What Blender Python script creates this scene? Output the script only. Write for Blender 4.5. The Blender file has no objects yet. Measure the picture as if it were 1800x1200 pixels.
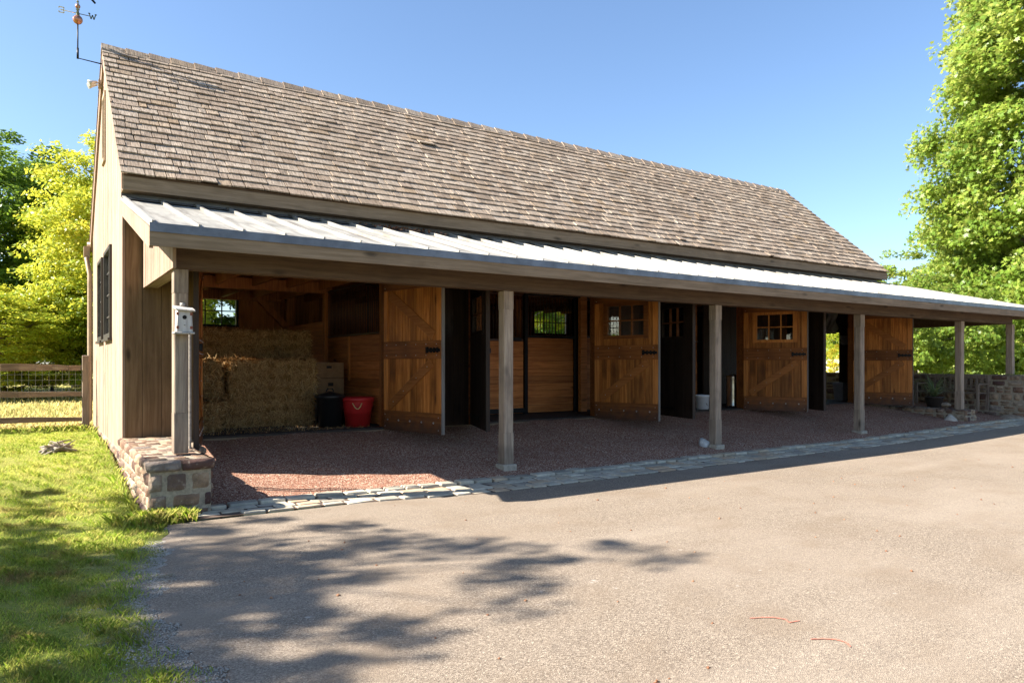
import bpy, bmesh, math, random
import numpy as np
from mathutils import Vector, Matrix
R = math.radians
random.seed(7)
sc = bpy.context.scene
COL = sc.collection

# ------------------------------------------------------------------ camera, light
YAW = 33.65
cam = bpy.data.cameras.new('camera'); camo = bpy.data.objects.new('camera', cam); COL.objects.link(camo)
camo.location = (0, 0, 1.5); camo.rotation_euler = (R(90), 0, R(-YAW))
cam.sensor_width = 36; cam.lens = 36*1262/1800; cam.shift_y = 38/1800; cam.clip_end = 2000; cam.clip_start = .05
sc.camera = camo
SUN = Vector((-1.27, .43, 1)).normalized()
EL = math.asin(SUN.z); AZ = math.atan2(SUN.x, SUN.y)
w = bpy.data.worlds.new('World'); sc.world = w; w.use_nodes = True
sky = w.node_tree.nodes.new('ShaderNodeTexSky'); sky.sky_type = 'NISHITA'; sky.sun_disc = False
sky.sun_elevation = EL; sky.sun_rotation = AZ; sky.air_density = 1.0; sky.dust_density = .8; sky.ozone_density = 4.0
w.node_tree.links.new(sky.outputs[0], w.node_tree.nodes['Background'].inputs[0])
w.node_tree.nodes['Background'].inputs[1].default_value = .07
sl = bpy.data.lights.new('sun', 'SUN'); sl.energy = 5.0; sl.angle = R(.45); sl.color = (1, .93, .83)
slo = bpy.data.objects.new('sun', sl); COL.objects.link(slo); slo.rotation_euler = SUN.to_track_quat('Z', 'Y').to_euler()
sc.view_settings.view_transform = 'Standard'; sc.view_settings.look = 'None'; sc.view_settings.exposure = 1.9; sc.view_settings.gamma = 1

# ------------------------------------------------------------------ helpers
def tag(o, label=None, cat=None, group=None, kind=None):
    if label: o['label'] = label
    if cat: o['category'] = cat
    if group: o['group'] = group
    if kind: o['kind'] = kind
    return o
def empty(name, loc=(0, 0, 0), rz=0, label=None, cat=None, group=None, parent=None):
    o = bpy.data.objects.new(name, None); COL.objects.link(o); o.location = loc; o.rotation_euler = (0, 0, rz)
    o.empty_display_size = .1
    if parent: o.parent = parent
    return tag(o, label, cat, group)
def copy_tree(o, parent=None):
    c = o.copy(); COL.objects.link(c)
    if parent: c.parent = parent
    for ch in list(o.children): copy_tree(ch, c)
    return c
def fast_mesh(name, V, Fidx, mats, parent=None, smooth=False):
    """V (n,3), Fidx (m,k) uniform polygon size."""
    V = np.asarray(V, np.float32); Fi = np.asarray(Fidx, np.int32); k = Fi.shape[1]
    me = bpy.data.meshes.new(name); me.vertices.add(len(V)); me.vertices.foreach_set('co', V.ravel())
    me.loops.add(Fi.size); me.loops.foreach_set('vertex_index', Fi.ravel())
    me.polygons.add(len(Fi)); me.polygons.foreach_set('loop_start', np.arange(0, Fi.size, k, dtype=np.int32))
    me.polygons.foreach_set('loop_total', np.full(len(Fi), k, np.int32))
    if smooth: me.polygons.foreach_set('use_smooth', np.ones(len(Fi), bool))
    me.update(calc_edges=True)
    for m in (mats if isinstance(mats, (list, tuple)) else [mats]): me.materials.append(m)
    o = bpy.data.objects.new(name, me); COL.objects.link(o)
    if parent: o.parent = parent
    return o
class MB:
    def __init__(s): s.v = []; s.f = []; s.m = []; s.mi = 0; s.sm = []; s.smooth = False
    def add(s, vs, fs):
        b = len(s.v); s.v += [tuple(p) for p in vs]
        for f in fs: s.f.append(tuple(b+i for i in f)); s.m.append(s.mi); s.sm.append(s.smooth)
        return s
    def hexa(s, p): return s.add(p, [(0, 3, 2, 1), (4, 5, 6, 7), (0, 1, 5, 4), (1, 2, 6, 5), (2, 3, 7, 6), (3, 0, 4, 7)])
    def box(s, x0, y0, z0, x1, y1, z1):
        return s.hexa([(x0, y0, z0), (x1, y0, z0), (x1, y1, z0), (x0, y1, z0), (x0, y0, z1), (x1, y0, z1), (x1, y1, z1), (x0, y1, z1)])
    def bar(s, a, b, wd, ht, up=(0, 0, 1), w2=None, h2=None):
        a = Vector(a); b = Vector(b); d = (b-a).normalized(); u = Vector(up)
        sd = d.cross(u)
        if sd.length < 1e-4: sd = d.cross(Vector((0, 1, 0)))
        sd.normalize(); u = sd.cross(d)
        w2 = w2 or wd; h2 = h2 or ht
        P = [a-sd*wd/2-u*ht/2, a+sd*wd/2-u*ht/2, a+sd*wd/2+u*ht/2, a-sd*wd/2+u*ht/2,
             b-sd*w2/2-u*h2/2, b+sd*w2/2-u*h2/2, b+sd*w2/2+u*h2/2, b-sd*w2/2+u*h2/2]
        return s.add(P, [(0, 1, 2, 3), (7, 6, 5, 4), (0, 4, 5, 1), (1, 5, 6, 2), (2, 6, 7, 3), (3, 7, 4, 0)])
    def tube(s, pts, rs, n=8, cap=True):
        pts = [Vector(p) for p in pts]
        if not isinstance(rs, (list, tuple)): rs = [rs]*len(pts)
        b = len(s.v); sm = s.smooth; s.smooth = n > 4
        ref = None
        for i, p in enumerate(pts):
            d = (pts[min(i+1, len(pts)-1)]-pts[max(i-1, 0)]).normalized()
            if ref is None: ref = Vector((0, 0, 1)) if abs(d.z) < .9 else Vector((1, 0, 0))
            a = d.cross(ref)
            if a.length < 1e-3: a = d.orthogonal()
            a.normalize(); c = d.cross(a); ref = -c if False else ref
            for k in range(n):
                t = 2*math.pi*k/n; q = p+(a*math.cos(t)+c*math.sin(t))*rs[i]; s.v.append(tuple(q))
        for i in range(len(pts)-1):
            for k in range(n):
                k2 = (k+1) % n
                s.f.append((b+i*n+k, b+i*n+k2, b+(i+1)*n+k2, b+(i+1)*n+k)); s.m.append(s.mi); s.sm.append(s.smooth)
        if cap:
            s.f.append(tuple(b+k for k in reversed(range(n)))); s.m.append(s.mi); s.sm.append(False)
            s.f.append(tuple(b+(len(pts)-1)*n+k for k in range(n))); s.m.append(s.mi); s.sm.append(False)
        s.smooth = sm; return s
    def lathe(s, c, prof, n=20):
        b = len(s.v); cx, cy, cz = c
        for r, z in prof:
            for k in range(n):
                t = 2*math.pi*k/n; s.v.append((cx+r*math.cos(t), cy+r*math.sin(t), cz+z))
        for i in range(len(prof)-1):
            for k in range(n):
                k2 = (k+1) % n
                s.f.append((b+i*n+k, b+i*n+k2, b+(i+1)*n+k2, b+(i+1)*n+k)); s.m.append(s.mi); s.sm.append(True)
        return s
    def prism(s, poly, y0, y1, axis='y'):
        n = len(poly)
        def pt(a, b, t): return (a, t, b) if axis == 'y' else ((t, a, b) if axis == 'x' else (a, b, t))
        V = [pt(a, b, y0) for a, b in poly]+[pt(a, b, y1) for a, b in poly]
        return s.add(V, [tuple(range(n)), tuple(reversed(range(n, 2*n)))]+[(i, i+n, (i+1) % n+n, (i+1) % n) for i in range(n)])
    def build(s, name, mats, parent=None, bevel=0, seg=1, xf=None):
        me = bpy.data.meshes.new(name)
        V = s.v if xf is None else [tuple(xf @ Vector(p)) for p in s.v]
        me.from_pydata(V, [], s.f); me.update()
        for m in (mats if isinstance(mats, (list, tuple)) else [mats]): me.materials.append(m)
        me.polygons.foreach_set('material_index', s.m); me.polygons.foreach_set('use_smooth', s.sm)
        bm = bmesh.new(); bm.from_mesh(me); bmesh.ops.recalc_face_normals(bm, faces=bm.faces); bm.to_mesh(me); bm.free()
        o = bpy.data.objects.new(name, me); COL.objects.link(o)
        if parent: o.parent = parent
        if bevel:
            md = o.modifiers.new('bevel', 'BEVEL'); md.width = bevel; md.segments = seg; md.limit_method = 'ANGLE'; md.angle_limit = R(40)
        return o

# ------------------------------------------------------------------ materials
class NT:
    def __init__(s, name):
        s.m = bpy.data.materials.new(name); s.m.use_nodes = True; s.t = s.m.node_tree; s.t.nodes.clear()
        s.out = s.t.nodes.new('ShaderNodeOutputMaterial')
    def n(s, typ, ins=None, **kw):
        nd = s.t.nodes.new(typ)
        for k, v in kw.items(): setattr(nd, k, v)
        for k, v in (ins or {}).items():
            if isinstance(v, bpy.types.NodeSocket): s.t.links.new(v, nd.inputs[k])
            else:
                try: nd.inputs[k].default_value = v
                except Exception: nd.inputs[k].default_value = (*v, 1)
        return nd
    def math(s, op, a, b=0, c=None, clamp=False):
        ins = {0: a, 1: b}
        if c is not None: ins[2] = c
        return s.n('ShaderNodeMath', ins, operation=op, use_clamp=clamp).outputs[0]
    def vmul(s, v, sc3): return s.n('ShaderNodeVectorMath', {0: v, 1: sc3}, operation='MULTIPLY').outputs[0]
    def vadd(s, a, b): return s.n('ShaderNodeVectorMath', {0: a, 1: b}, operation='ADD').outputs[0]
    def noise(s, v, scale, detail=4, rough=.55, out=0, dist=0):
        return s.n('ShaderNodeTexNoise', {'Vector': v, 'Scale': scale, 'Detail': detail, 'Roughness': rough, 'Distortion': dist}).outputs[out]
    def ramp(s, f, stops, interp='LINEAR'):
        nd = s.n('ShaderNodeValToRGB', {0: f}); cr = nd.color_ramp; cr.interpolation = interp
        while len(cr.elements) < len(stops): cr.elements.new(.5)
        for e, (p, c) in zip(cr.elements, stops): e.position = p; e.color = (*c, 1) if len(c) == 3 else c
        return nd.outputs[0]
    def mix(s, f, a, b, mode='MIX'):
        nd = s.n('ShaderNodeMix', data_type='RGBA', blend_type=mode)
        for i, v in ((0, f), (6, a), (7, b)):
            if isinstance(v, bpy.types.NodeSocket): s.t.links.new(v, nd.inputs[i])
            else: nd.inputs[i].default_value = (*v, 1) if isinstance(v, (tuple, list)) and len(v) == 3 else v
        return nd.outputs[2]
    def mr(s, f, a, b, c, d): return s.n('ShaderNodeMapRange', {0: f, 1: a, 2: b, 3: c, 4: d}).outputs[0]
    def pbr(s, col, rough=.8, bump=None, bd=.01, bs=1, metal=0, spec=.3, **kw):
        ins = {'Base Color': col, 'Roughness': rough, 'Metallic': metal, 'Specular IOR Level': spec}; ins.update(kw)
        if bump is not None:
            ins['Normal'] = s.n('ShaderNodeBump', {'Height': bump, 'Distance': bd, 'Strength': bs}).outputs[0]
        p = s.n('ShaderNodeBsdfPrincipled', ins); s.t.links.new(p.outputs[0], s.out.inputs[0]); return p
    def obj(s): return s.n('ShaderNodeTexCoord').outputs['Object']
    def geo(s, k): return s.n('ShaderNodeNewGeometry').outputs[k]
    def rnd(s): return s.geo('Random Per Island')

def wood(name, dark, mid, light, axis='z', knots=.5, rough=.75, var=.35, grain=1.0, stain=.3, bd=.002, spec=.25, mud=0):
    M = NT(name); o = M.obj(); r = M.rnd()
    off = M.n('ShaderNodeCombineXYZ', {0: M.math('MULTIPLY', r, 37.), 1: M.math('MULTIPLY', r, 71.), 2: M.math('MULTIPLY', r, 13.)}).outputs[0]
    v = M.vadd(o, off)
    long_, cross = 1.2*grain, 28*grain
    sc3 = tuple(long_ if a == axis else cross for a in 'xyz')
    # gentle waviness round knots
    wv = M.n('ShaderNodeTexNoise', {'Vector': M.vmul(v, tuple(1.3 if a == axis else 4 for a in 'xyz')), 'Scale': 1., 'Detail': 2.}).outputs['Color']
    v2 = M.vadd(v, M.vmul(M.vadd(wv, (-.5, -.5, -.5)), tuple(0 if a == axis else .07 for a in 'xyz')))
    g = M.noise(M.vmul(v2, sc3), 1., 5, .6)
    fine = M.noise(M.vmul(v2, tuple(3 if a == axis else 170 for a in 'xyz')), 1., 2, .5)
    col = M.ramp(M.math('ADD', M.math('MULTIPLY', g, .8), M.math('MULTIPLY', fine, .2)), [(.3, dark), (.5, mid), (.7, light)])
    st = M.noise(v, 1.6, 3, .6)
    col = M.mix(M.mr(st, .5, .75, 0, stain), col, tuple(c*.45 for c in dark))
    if knots:
        vo = M.n('ShaderNodeTexVoronoi', {'Vector': M.vmul(v2, tuple(1.7 if a == axis else 5. for a in 'xyz')), 'Scale': 1., 'Randomness': 1.})
        k = M.mr(vo.outputs['Distance'], .06, .2, 1, 0)
        sel = M.math('GREATER_THAN', M.n('ShaderNodeSeparateColor', {0: vo.outputs['Color']}).outputs[0], 1-knots*.6)
        col = M.mix(M.math('MULTIPLY', M.math('MULTIPLY', k, sel), .8), col, tuple(c*.3 for c in dark))
    if mud:
        mz = M.math('SUBTRACT', M.n('ShaderNodeSeparateXYZ', {0: o}).outputs[2], M.math('MULTIPLY', M.noise(o, 9, 5, .65), .5))
        col = M.mix(M.mr(mz, .02, -.22, 0, mud), col, (.06, .035, .025))
    br = M.math('MULTIPLY', M.mr(r, 0, 1, 1-var, 1+var*.6), M.mr(M.n('ShaderNodeObjectInfo').outputs['Random'], 0, 1, .86, 1.12))
    col = M.mix(1., col, M.n('ShaderNodeCombineColor', {0: br, 1: br, 2: br}).outputs[0], 'MULTIPLY')
    M.pbr(col, rough, M.math('ADD', g, M.math('MULTIPLY', fine, .5)), bd, .8, spec=spec)
    return M.m
def plain(name, col, rough=.6, metal=0, var=.15, scale=9, bd=.001, spec=.4, **kw):
    M = NT(name); n = M.noise(M.obj(), scale, 5, .6)
    c = M.ramp(n, [(.3, tuple(x*(1-var) for x in col)), (.7, tuple(min(1, x*(1+var)) for x in col))])
    M.pbr(c, rough, n, bd, .5, metal, spec, **kw); return M.m
def leafmat(name, stops, trans=.45, nscale=.5, dry=0):
    M = NT(name); r = M.rnd(); n = M.noise(M.geo('Position'), nscale, 2, .5)
    f = M.math('ADD', M.math('MULTIPLY', r, .6), M.mr(n, .35, .65, 0, .4))
    col = M.ramp(f, stops)
    if dry: col = M.mix(M.math('MULTIPLY', M.mr(M.noise(M.geo('Position'), 2.6, 5, .65), .5, .66, 0, dry), M.mr(M.n('ShaderNodeSeparateXYZ', {0: M.geo('Position')}).outputs[1], 11, 7, .35, 1)), col, (.30, .19, .085))
    d = M.n('ShaderNodeBsdfPrincipled', {'Base Color': col, 'Roughness': .42, 'Specular IOR Level': .35})
    t = M.n('ShaderNodeBsdfTranslucent', {0: M.mix(.5, col, tuple(min(1, c*1.5) for c in stops[-1][1]))})
    mx = M.n('ShaderNodeMixShader', {0: trans, 1: d.outputs[0], 2: t.outputs[0]})
    M.t.links.new(mx.outputs[0], M.out.inputs[0]); return M.m

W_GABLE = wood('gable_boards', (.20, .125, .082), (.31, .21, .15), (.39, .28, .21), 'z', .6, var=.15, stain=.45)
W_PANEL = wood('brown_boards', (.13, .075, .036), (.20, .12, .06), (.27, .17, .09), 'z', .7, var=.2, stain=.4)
W_TRIM = wood('weathered_trim', (.15, .105, .062), (.225, .16, .10), (.30, .22, .145), 'x', .6, var=.1, stain=.4)
W_TRIMY = wood('weathered_trim_deep', (.22, .16, .10), (.32, .24, .16), (.42, .32, .22), 'y', .4, var=.1)
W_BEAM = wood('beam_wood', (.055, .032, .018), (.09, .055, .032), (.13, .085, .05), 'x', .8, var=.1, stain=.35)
W_POST = wood('post_wood', (.15, .11, .08), (.27, .205, .15), (.38, .30, .215), 'z', .5, var=.1, stain=.6, grain=1.3, bd=.006, mud=0)
W_DOOR = wood('door_boards', (.15, .045, .010), (.36, .125, .026), (.56, .225, .055), 'z', 1.1, .5, .4, stain=.65)
W_RAIL = wood('door_rails', (.10, .03, .008), (.19, .065, .017), (.28, .105, .028), 'x', .6, .5, .15, stain=.6, mud=.8)
W_STILE = wood('door_stiles', (.26, .085, .02), (.46, .17, .04), (.58, .24, .065), 'z', .4, .5, .15)
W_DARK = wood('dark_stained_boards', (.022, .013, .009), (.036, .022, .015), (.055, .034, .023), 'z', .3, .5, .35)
W_INT = wood('interior_boards', (.14, .046, .014), (.27, .095, .028), (.38, .145, .045), 'z', .5, .65, .3)
W_STALL = wood('stall_boards', (.28, .08, .018), (.54, .185, .05), (.68, .27, .085), 'x', .6, .55, .25)
W_STALLY = wood('stall_side_boards', (.24, .07, .018), (.45, .15, .04), (.58, .22, .065), 'y', .6, .55, .3)
W_GREY = wood('grey_weathered_wood', (.17, .15, .13), (.28, .25, .215), (.38, .34, .30), 'x', .4, var=.2, bd=.006)
W_GREYZ = wood('grey_edge_wood', (.12, .10, .085), (.18, .16, .14), (.26, .23, .2), 'z', 0)
W_FENCE = wood('fence_wood', (.14, .09, .055), (.24, .165, .11), (.36, .27, .19), 'x', .6, var=.2, bd=.008, stain=.6)
W_FENCEP = wood('fence_post_wood', (.12, .085, .06), (.20, .15, .11), (.28, .22, .165), 'z', .4, var=.2, bd=.008, stain=.6)
W_WHITE = wood('whitewashed_wood', (.25, .22, .2), (.42, .39, .36), (.55, .52, .48), 'z', .3, var=.1, bd=.004)
IRON = plain('black_iron', (.012, .012, .014), .45, .6)
BOLT = plain('bolt_steel', (.5, .48, .46), .35, .8)
BARS = plain('painted_bars', (.075, .035, .025), .4, .2)
COPPER = plain('copper', (.45, .20, .13), .38, .9)
BRASS = plain('pale_brass', (.75, .62, .36), .4, .7)
GREENB = plain('patinated_brass', (.12, .13, .08), .5, .6)
RED = plain('red_plastic', (.42, .02, .02), .4, 0, .1)
BLACKP = plain('black_plastic', (.012, .012, .013), .4)
WHITEP = plain('white_plastic', (.72, .73, .75), .4, 0, .05)
BLUEP = plain('blue_print', (.04, .035, .22), .5)
CARD = plain('cardboard', (.25, .145, .07), .85)
CARDW = plain('white_printed_card', (.52, .46, .44), .7)
STEEL = plain('galvanised_steel', (.62, .6, .52), .28, .95, .1, 3)
ROPE = plain('rope', (.6, .45, .2), .9)
GREYP = plain('grey_plastic', (.2, .19, .2), .5)
LEATHER = plain('dark_leather', (.02, .012, .008), .45)
CHALK = plain('red_chalk', (.42, .15, .10), .95, 0, .3, 40)
TWINE = plain('twine', (.35, .2, .08), .9)
CONC = plain('concrete_footing', (.36, .31, .24), .9, 0, .25, 20, .003)
GUT = plain('tan_metal', (.30, .22, .14), .45, .2)
FLOODL = plain('floodlight_metal', (.5, .48, .46), .35, .5)
def glassmat():
    M = NT('window_glass'); fr = M.n('ShaderNodeFresnel', {'IOR': 1.5}).outputs[0]
    a = M.n('ShaderNodeBsdfTransparent', {0: (.97, .98, .97, 1)}); b = M.n('ShaderNodeBsdfGlossy', {0: (1, 1, 1, 1), 1: .02})
    mx = M.n('ShaderNodeMixShader', {0: fr, 1: a.outputs[0], 2: b.outputs[0]}); M.t.links.new(mx.outputs[0], M.out.inputs[0]); return M.m
GLASS = glassmat()
def shinglemat():
    M = NT('cedar_shingle'); r = M.rnd(); o = M.obj()
    off = M.n('ShaderNodeCombineXYZ', {0: M.math('MULTIPLY', r, 53.), 1: 0., 2: 0.}).outputs[0]
    v = M.vadd(o, off)
    g = M.noise(M.vmul(v, (75, 5, 5)), 1., 4, .65)
    base = M.ramp(r, [(0, (.24, .185, .135)), (.25, (.32, .25, .19)), (.6, (.375, .305, .235)), (.85, (.43, .355, .28)), (1, (.31, .225, .145))])
    col = M.mix(M.mr(g, .36, .6, .75, 0), base, (.10, .068, .045))
    big = M.noise(o, .8, 4, .6)
    col = M.mix(M.mr(big, .45, .7, 0, .3), col, (.22, .18, .14))
    stk = M.noise(M.vmul(o, (2.5, .5, .5)), 1., 4, .6); col = M.mix(M.mr(stk, .55, .72, 0, .4), col, (.16, .125, .095))
    M.pbr(col, .85, g, .006, 1, spec=.15); return M.m
SHING = shinglemat()
def metalroof():
    M = NT('painted_metal_roof'); o = M.obj()
    n = M.noise(M.vmul(o, (1.2, 1.2, 1.2)), 1.5, 6, .65); sp = M.noise(o, 14, 3, .7)
    col = M.ramp(n, [(.35, (.25, .24, .21)), (.5, (.34, .325, .285)), (.65, (.41, .39, .34))])
    rust = M.math('MULTIPLY', M.mr(sp, .66, .72, 0, 1), M.mr(n, .5, .6, 0, 1))
    col = M.mix(rust, col, (.22, .12, .06))
    col = M.mix(M.mr(M.noise(M.vmul(o, (9, 1.0, 1)), 1, 4, .6), .48, .66, 0, .7), col, (.14, .12, .10))
    M.pbr(col, .5, n, .004, .5, .1, .4); return M.m
MROOF = metalroof()
FLASH = plain('grey_flashing', (.13, .14, .16), .4, .6, .3, 4)
def stonemat():
    M = NT('field_stone'); r = M.rnd(); o = M.obj(); n = M.noise(M.vadd(o, M.n('ShaderNodeCombineXYZ', {0: M.math('MULTIPLY', r, 30.)}).outputs[0]), 7, 6, .65)
    base = M.ramp(r, [(0, (.11, .055, .048)), (.16, (.32, .205, .13)), (.33, (.42, .31, .20)), (.5, (.17, .105, .085)), (.66, (.48, .39, .28)), (.8, (.26, .15, .09)), (.92, (.085, .045, .045)), (1, (.36, .31, .26))])
    col = M.mix(M.mr(n, .38, .62, .65, 0), base, (.10, .065, .045))
    col = M.mix(M.mr(M.noise(o, 16, 4, .6), .58, .72, 0, .5), col, (.5, .42, .32))
    M.pbr(col, .85, M.noise(o, 26, 7, .75), .02, 1., spec=.2); return M.m
STONE = stonemat()
MORTAR = plain('mortar', (.30, .25, .18), .95, 0, .3, 30, .006)
def cobblemat():
    M = NT('granite_setts'); r = M.rnd(); o = M.obj(); n = M.noise(o, 9, 6, .65)
    base = M.ramp(r, [(0, (.32, .29, .23)), (.3, (.46, .42, .33)), (.6, (.58, .52, .40)), (.8, (.48, .40, .28)), (1, (.54, .37, .23))])
    col = M.mix(M.mr(n, .4, .62, .45, 0), base, (.19, .165, .13))
    M.pbr(col, .8, M.noise(o, 45, 5, .7), .008, .7, spec=.25); return M.m
COBB = cobblemat()
def asphaltmat():
    M = NT('worn_asphalt'); o = M.obj()
    vo = M.n('ShaderNodeTexVoronoi', {'Vector': o, 'Scale': 150.}); vc = M.n('ShaderNodeSeparateColor', {0: vo.outputs['Color']}).outputs[0]
    col = M.ramp(vc, [(0, (.10, .075, .056)), (.25, (.185, .146, .108)), (.6, (.245, .196, .146)), (.85, (.30, .24, .18)), (1, (.44, .37, .28))])
    n1 = M.noise(o, .45, 5, .6); n2 = M.noise(M.vadd(o, (9, 3, 0)), 1.4, 5, .62)
    col = M.mix(M.mr(n1, .42, .62, 0, .45), col, (.285, .23, .175))
    col = M.mix(M.mr(n2, .48, .68, 0, .55), col, (.20, .148, .10))
    col = M.mix(M.mr(M.noise(M.vadd(o, (2, 7, 0)), .9, 6, .7), .68, .76, 0, .3), col, (.42, .39, .36))
    f = M.noise(o, 240, 3, .6)
    col = M.mix(M.mr(f, .35, .5, .4, 0), col, (.09, .075, .062))
    n4 = M.noise(M.vadd(M.vmul(o, (.25, 1., 1.)), (5, 5, 0)), .8, 5, .6); col = M.mix(M.mr(n4, .5, .66, 0, .3), col, (.34, .285, .225))
    n5 = M.noise(o, 3.2, 4, .7); col = M.mix(M.mr(n5, .62, .75, 0, .35), col, (.13, .105, .085))
    n6 = M.noise(M.vadd(o, (4, 0, 0)), 7, 3, .6); col = M.mix(M.mr(n6, .70, .76, 0, .5), col, (.5, .46, .41))
    h = M.math('ADD', M.math('MULTIPLY', vo.outputs['Distance'], 1.), M.math('MULTIPLY', f, .8))
    M.pbr(col, .85, h, .004, .9, spec=.25); return M.m
ASPH = asphaltmat()
def gravelmat():
    M = NT('red_crushed_gravel'); o = M.obj()
    vo = M.n('ShaderNodeTexVoronoi', {'Vector': o, 'Scale': 95.}); vc = M.n('ShaderNodeSeparateColor', {0: vo.outputs['Color']}).outputs[0]
    col = M.ramp(vc, [(0, (.12, .045, .028)), (.42, (.30, .135, .085)), (.7, (.42, .235, .16)), (.9, (.57, .41, .29)), (1, (.8, .66, .52))])
    n = M.noise(o, 1.1, 5, .6); col = M.mix(M.mr(n, .45, .7, 0, .35), col, (.22, .09, .055))
    col = M.mix(M.mr(M.noise(M.vadd(o, (3, 1, 0)), 2.3, 5, .65), .6, .72, 0, .45), col, (.30, .22, .17))
    M.pbr(col, .9, M.math('ADD', vo.outputs['Distance'], M.noise(o, 25, 4, .6)), .012, 1., spec=.2); return M.m
GRAV = gravelmat()
def chipmat():
    M = NT('gravel_chip'); r = M.rnd()
    M.pbr(M.ramp(r, [(0, (.17, .06, .035)), (.6, (.36, .19, .135)), (.88, (.55, .38, .28)), (1, (.75, .66, .56))]), .85, spec=.2); return M.m
CHIP = chipmat()
def lawnmat():
    M = NT('lawn_soil'); o = M.obj(); n = M.noise(o, 1.2, 6, .65); n2 = M.noise(o, 40, 4, .7); n3 = M.noise(o, .07, 4, .6)
    col = M.ramp(n2, [(.3, (.07, .10, .015)), (.55, (.155, .19, .03)), (.75, (.27, .27, .06))])
    col = M.mix(M.mr(n, .4, .7, 0, .5), col, (.33, .28, .08))
    col = M.mix(M.mr(n3, .45, .6, 0, .5), col, (.40, .34, .11))
    sx = M.n('ShaderNodeSeparateXYZ', {0: M.vadd(o, M.vmul(M.vadd(M.n('ShaderNodeTexNoise', {'Vector': o, 'Scale': 3., 'Detail': 5.}).outputs['Color'], (-.5, -.5, -.5)), (.9, .9, 0)))})
    bare = M.math('MULTIPLY', M.mr(sx.outputs[0], .3, .55, 0, 1), M.mr(sx.outputs[1], 6.6, 5.6, 0, 1))
    dirt = M.ramp(M.noise(o, 70, 3, .6), [(.35, (.12, .09, .065)), (.55, (.27, .23, .18)), (.7, (.42, .38, .32))])
    col = M.mix(bare, col, dirt)
    M.pbr(col, .9, n2, .02, .7, spec=.1); return M.m
LAWN = lawnmat()
GRASS = leafmat('grass_blade', [(0, (.09, .21, .010)), (.35, (.20, .38, .018)), (.7, (.35, .52, .035)), (.93, (.58, .60, .09)), (1, (.55, .40, .17))], .4, .9, .85)
LEAF_Y = leafmat('yellow_green_leaf', [(0, (.13, .24, .015)), (.4, (.28, .40, .025)), (.75, (.42, .47, .04)), (1, (.58, .48, .06))], .5, .35)
LEAF_D = leafmat('dark_green_leaf', [(0, (.05, .10, .012)), (.5, (.11, .20, .022)), (1, (.25, .35, .04))], .42, .3)
LEAF_M = leafmat('maple_leaf', [(0, (.06, .13, .015)), (.45, (.15, .25, .032)), (.8, (.28, .37, .055)), (1, (.46, .46, .12))], .45, .4)
LEAF_G = leafmat('golden_leaf', [(0, (.22, .24, .02)), (.5, (.38, .36, .03)), (1, (.52, .40, .04))], .4, 1)
DRYLEAF = leafmat('dry_leaf', [(0, (.16, .06, .03)), (.5, (.26, .12, .06)), (1, (.4, .24, .14))], .2, 4)
BARK = wood('bark', (.06, .045, .035), (.13, .10, .08), (.2, .165, .13), 'z', 0, .9, .1, bd=.02)
BARKP = wood('pale_bark', (.2, .17, .13), (.34, .29, .23), (.45, .4, .33), 'z', 0, .9, .1, bd=.01)
def haymat():
    M = NT('hay'); r = M.rnd(); n = M.noise(M.vmul(M.obj(), (1, 1, 1)), 60, 5, .7)
    base = M.ramp(n, [(.35, (.09, .045, .014)), (.5, (.30, .17, .06)), (.65, (.5, .31, .12))])
    M.pbr(base, .9, n, .03, 1, spec=.1); return M.m
HAY = haymat()
def strawmat():
    M = NT('straw'); r = M.rnd(); M.pbr(M.ramp(r, [(0, (.24, .115, .035)), (.5, (.50, .28, .105)), (1, (.82, .56, .28))]), .7, spec=.2); return M.m
STRAW = strawmat()
def plasticsheet():
    M = NT('plastic_sheet'); d = M.n('ShaderNodeBsdfPrincipled', {'Base Color': (.42, .4, .38, 1), 'Roughness': .25, 'Specular IOR Level': .6}); t = M.n('ShaderNodeBsdfTranslucent', {0: (.5, .48, .44, 1)})
    mx = M.n('ShaderNodeMixShader', {0: .4, 1: d.outputs[0], 2: t.outputs[0]}); M.t.links.new(mx.outputs[0], M.out.inputs[0]); return M.m
SHEET = plasticsheet()

# ------------------------------------------------------------------ ground
def sst(t): t = np.clip(t, 0, 1); return t*t*(3-2*t)
def terr(x, y):
    return .30*sst((y-7.8)/5.0)+.10*sst((x-12)/8)*(1-sst((y-7.8)/5.0))
def drive(x, y): return .10*sst((x-12)/8)
def edge_x(y):
    base = np.interp(y, [-30, 0, 2.5, 3.55, 4.18, 4.83, 5.73, 6.5, 7.13, 7.5], [3.5, 1.6, .9, .76, .66, .62, .80, .90, .98, 1.1])
    return base+.035*np.sin(y*7.3)+.03*np.sin(y*17.1+1)+.018*np.sin(y*41)
def grid_mesh(name, xs, ys, zf, mat, keep=None):
    X, Y = np.meshgrid(xs, ys); Z = zf(X, Y); V = np.stack([X, Y, Z], -1).reshape(-1, 3); nx, ny = len(xs), len(ys)
    i, j = np.meshgrid(np.arange(nx-1), np.arange(ny-1)); a = (j*nx+i).ravel(); Fi = np.stack([a, a+1, a+nx+1, a+nx], 1)
    if keep is not None:
        c = V[Fi].mean(1); Fi = Fi[keep(c[:, 0], c[:, 1])]
    return fast_mesh(name, V, Fi, mat, smooth=True)
rng = np.random.default_rng(3)
def lawnz(X, Y):
    z = terr(X, Y)+.012*np.sin(X*5.1)*np.sin(Y*4.3)
    under = (X > edge_x(Y)+.06) & (Y < 7.6) | (X > .96) & (Y < 16.3) & (X < 22) & (Y > 7)
    return np.where(under, np.minimum(z, drive(X, Y))-.06, z-.0)
xs = np.concatenate([-np.geomspace(600, 6, 26), np.linspace(-5, 3, 100), np.linspace(3.3, 26, 60), np.geomspace(28, 900, 24)])
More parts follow.
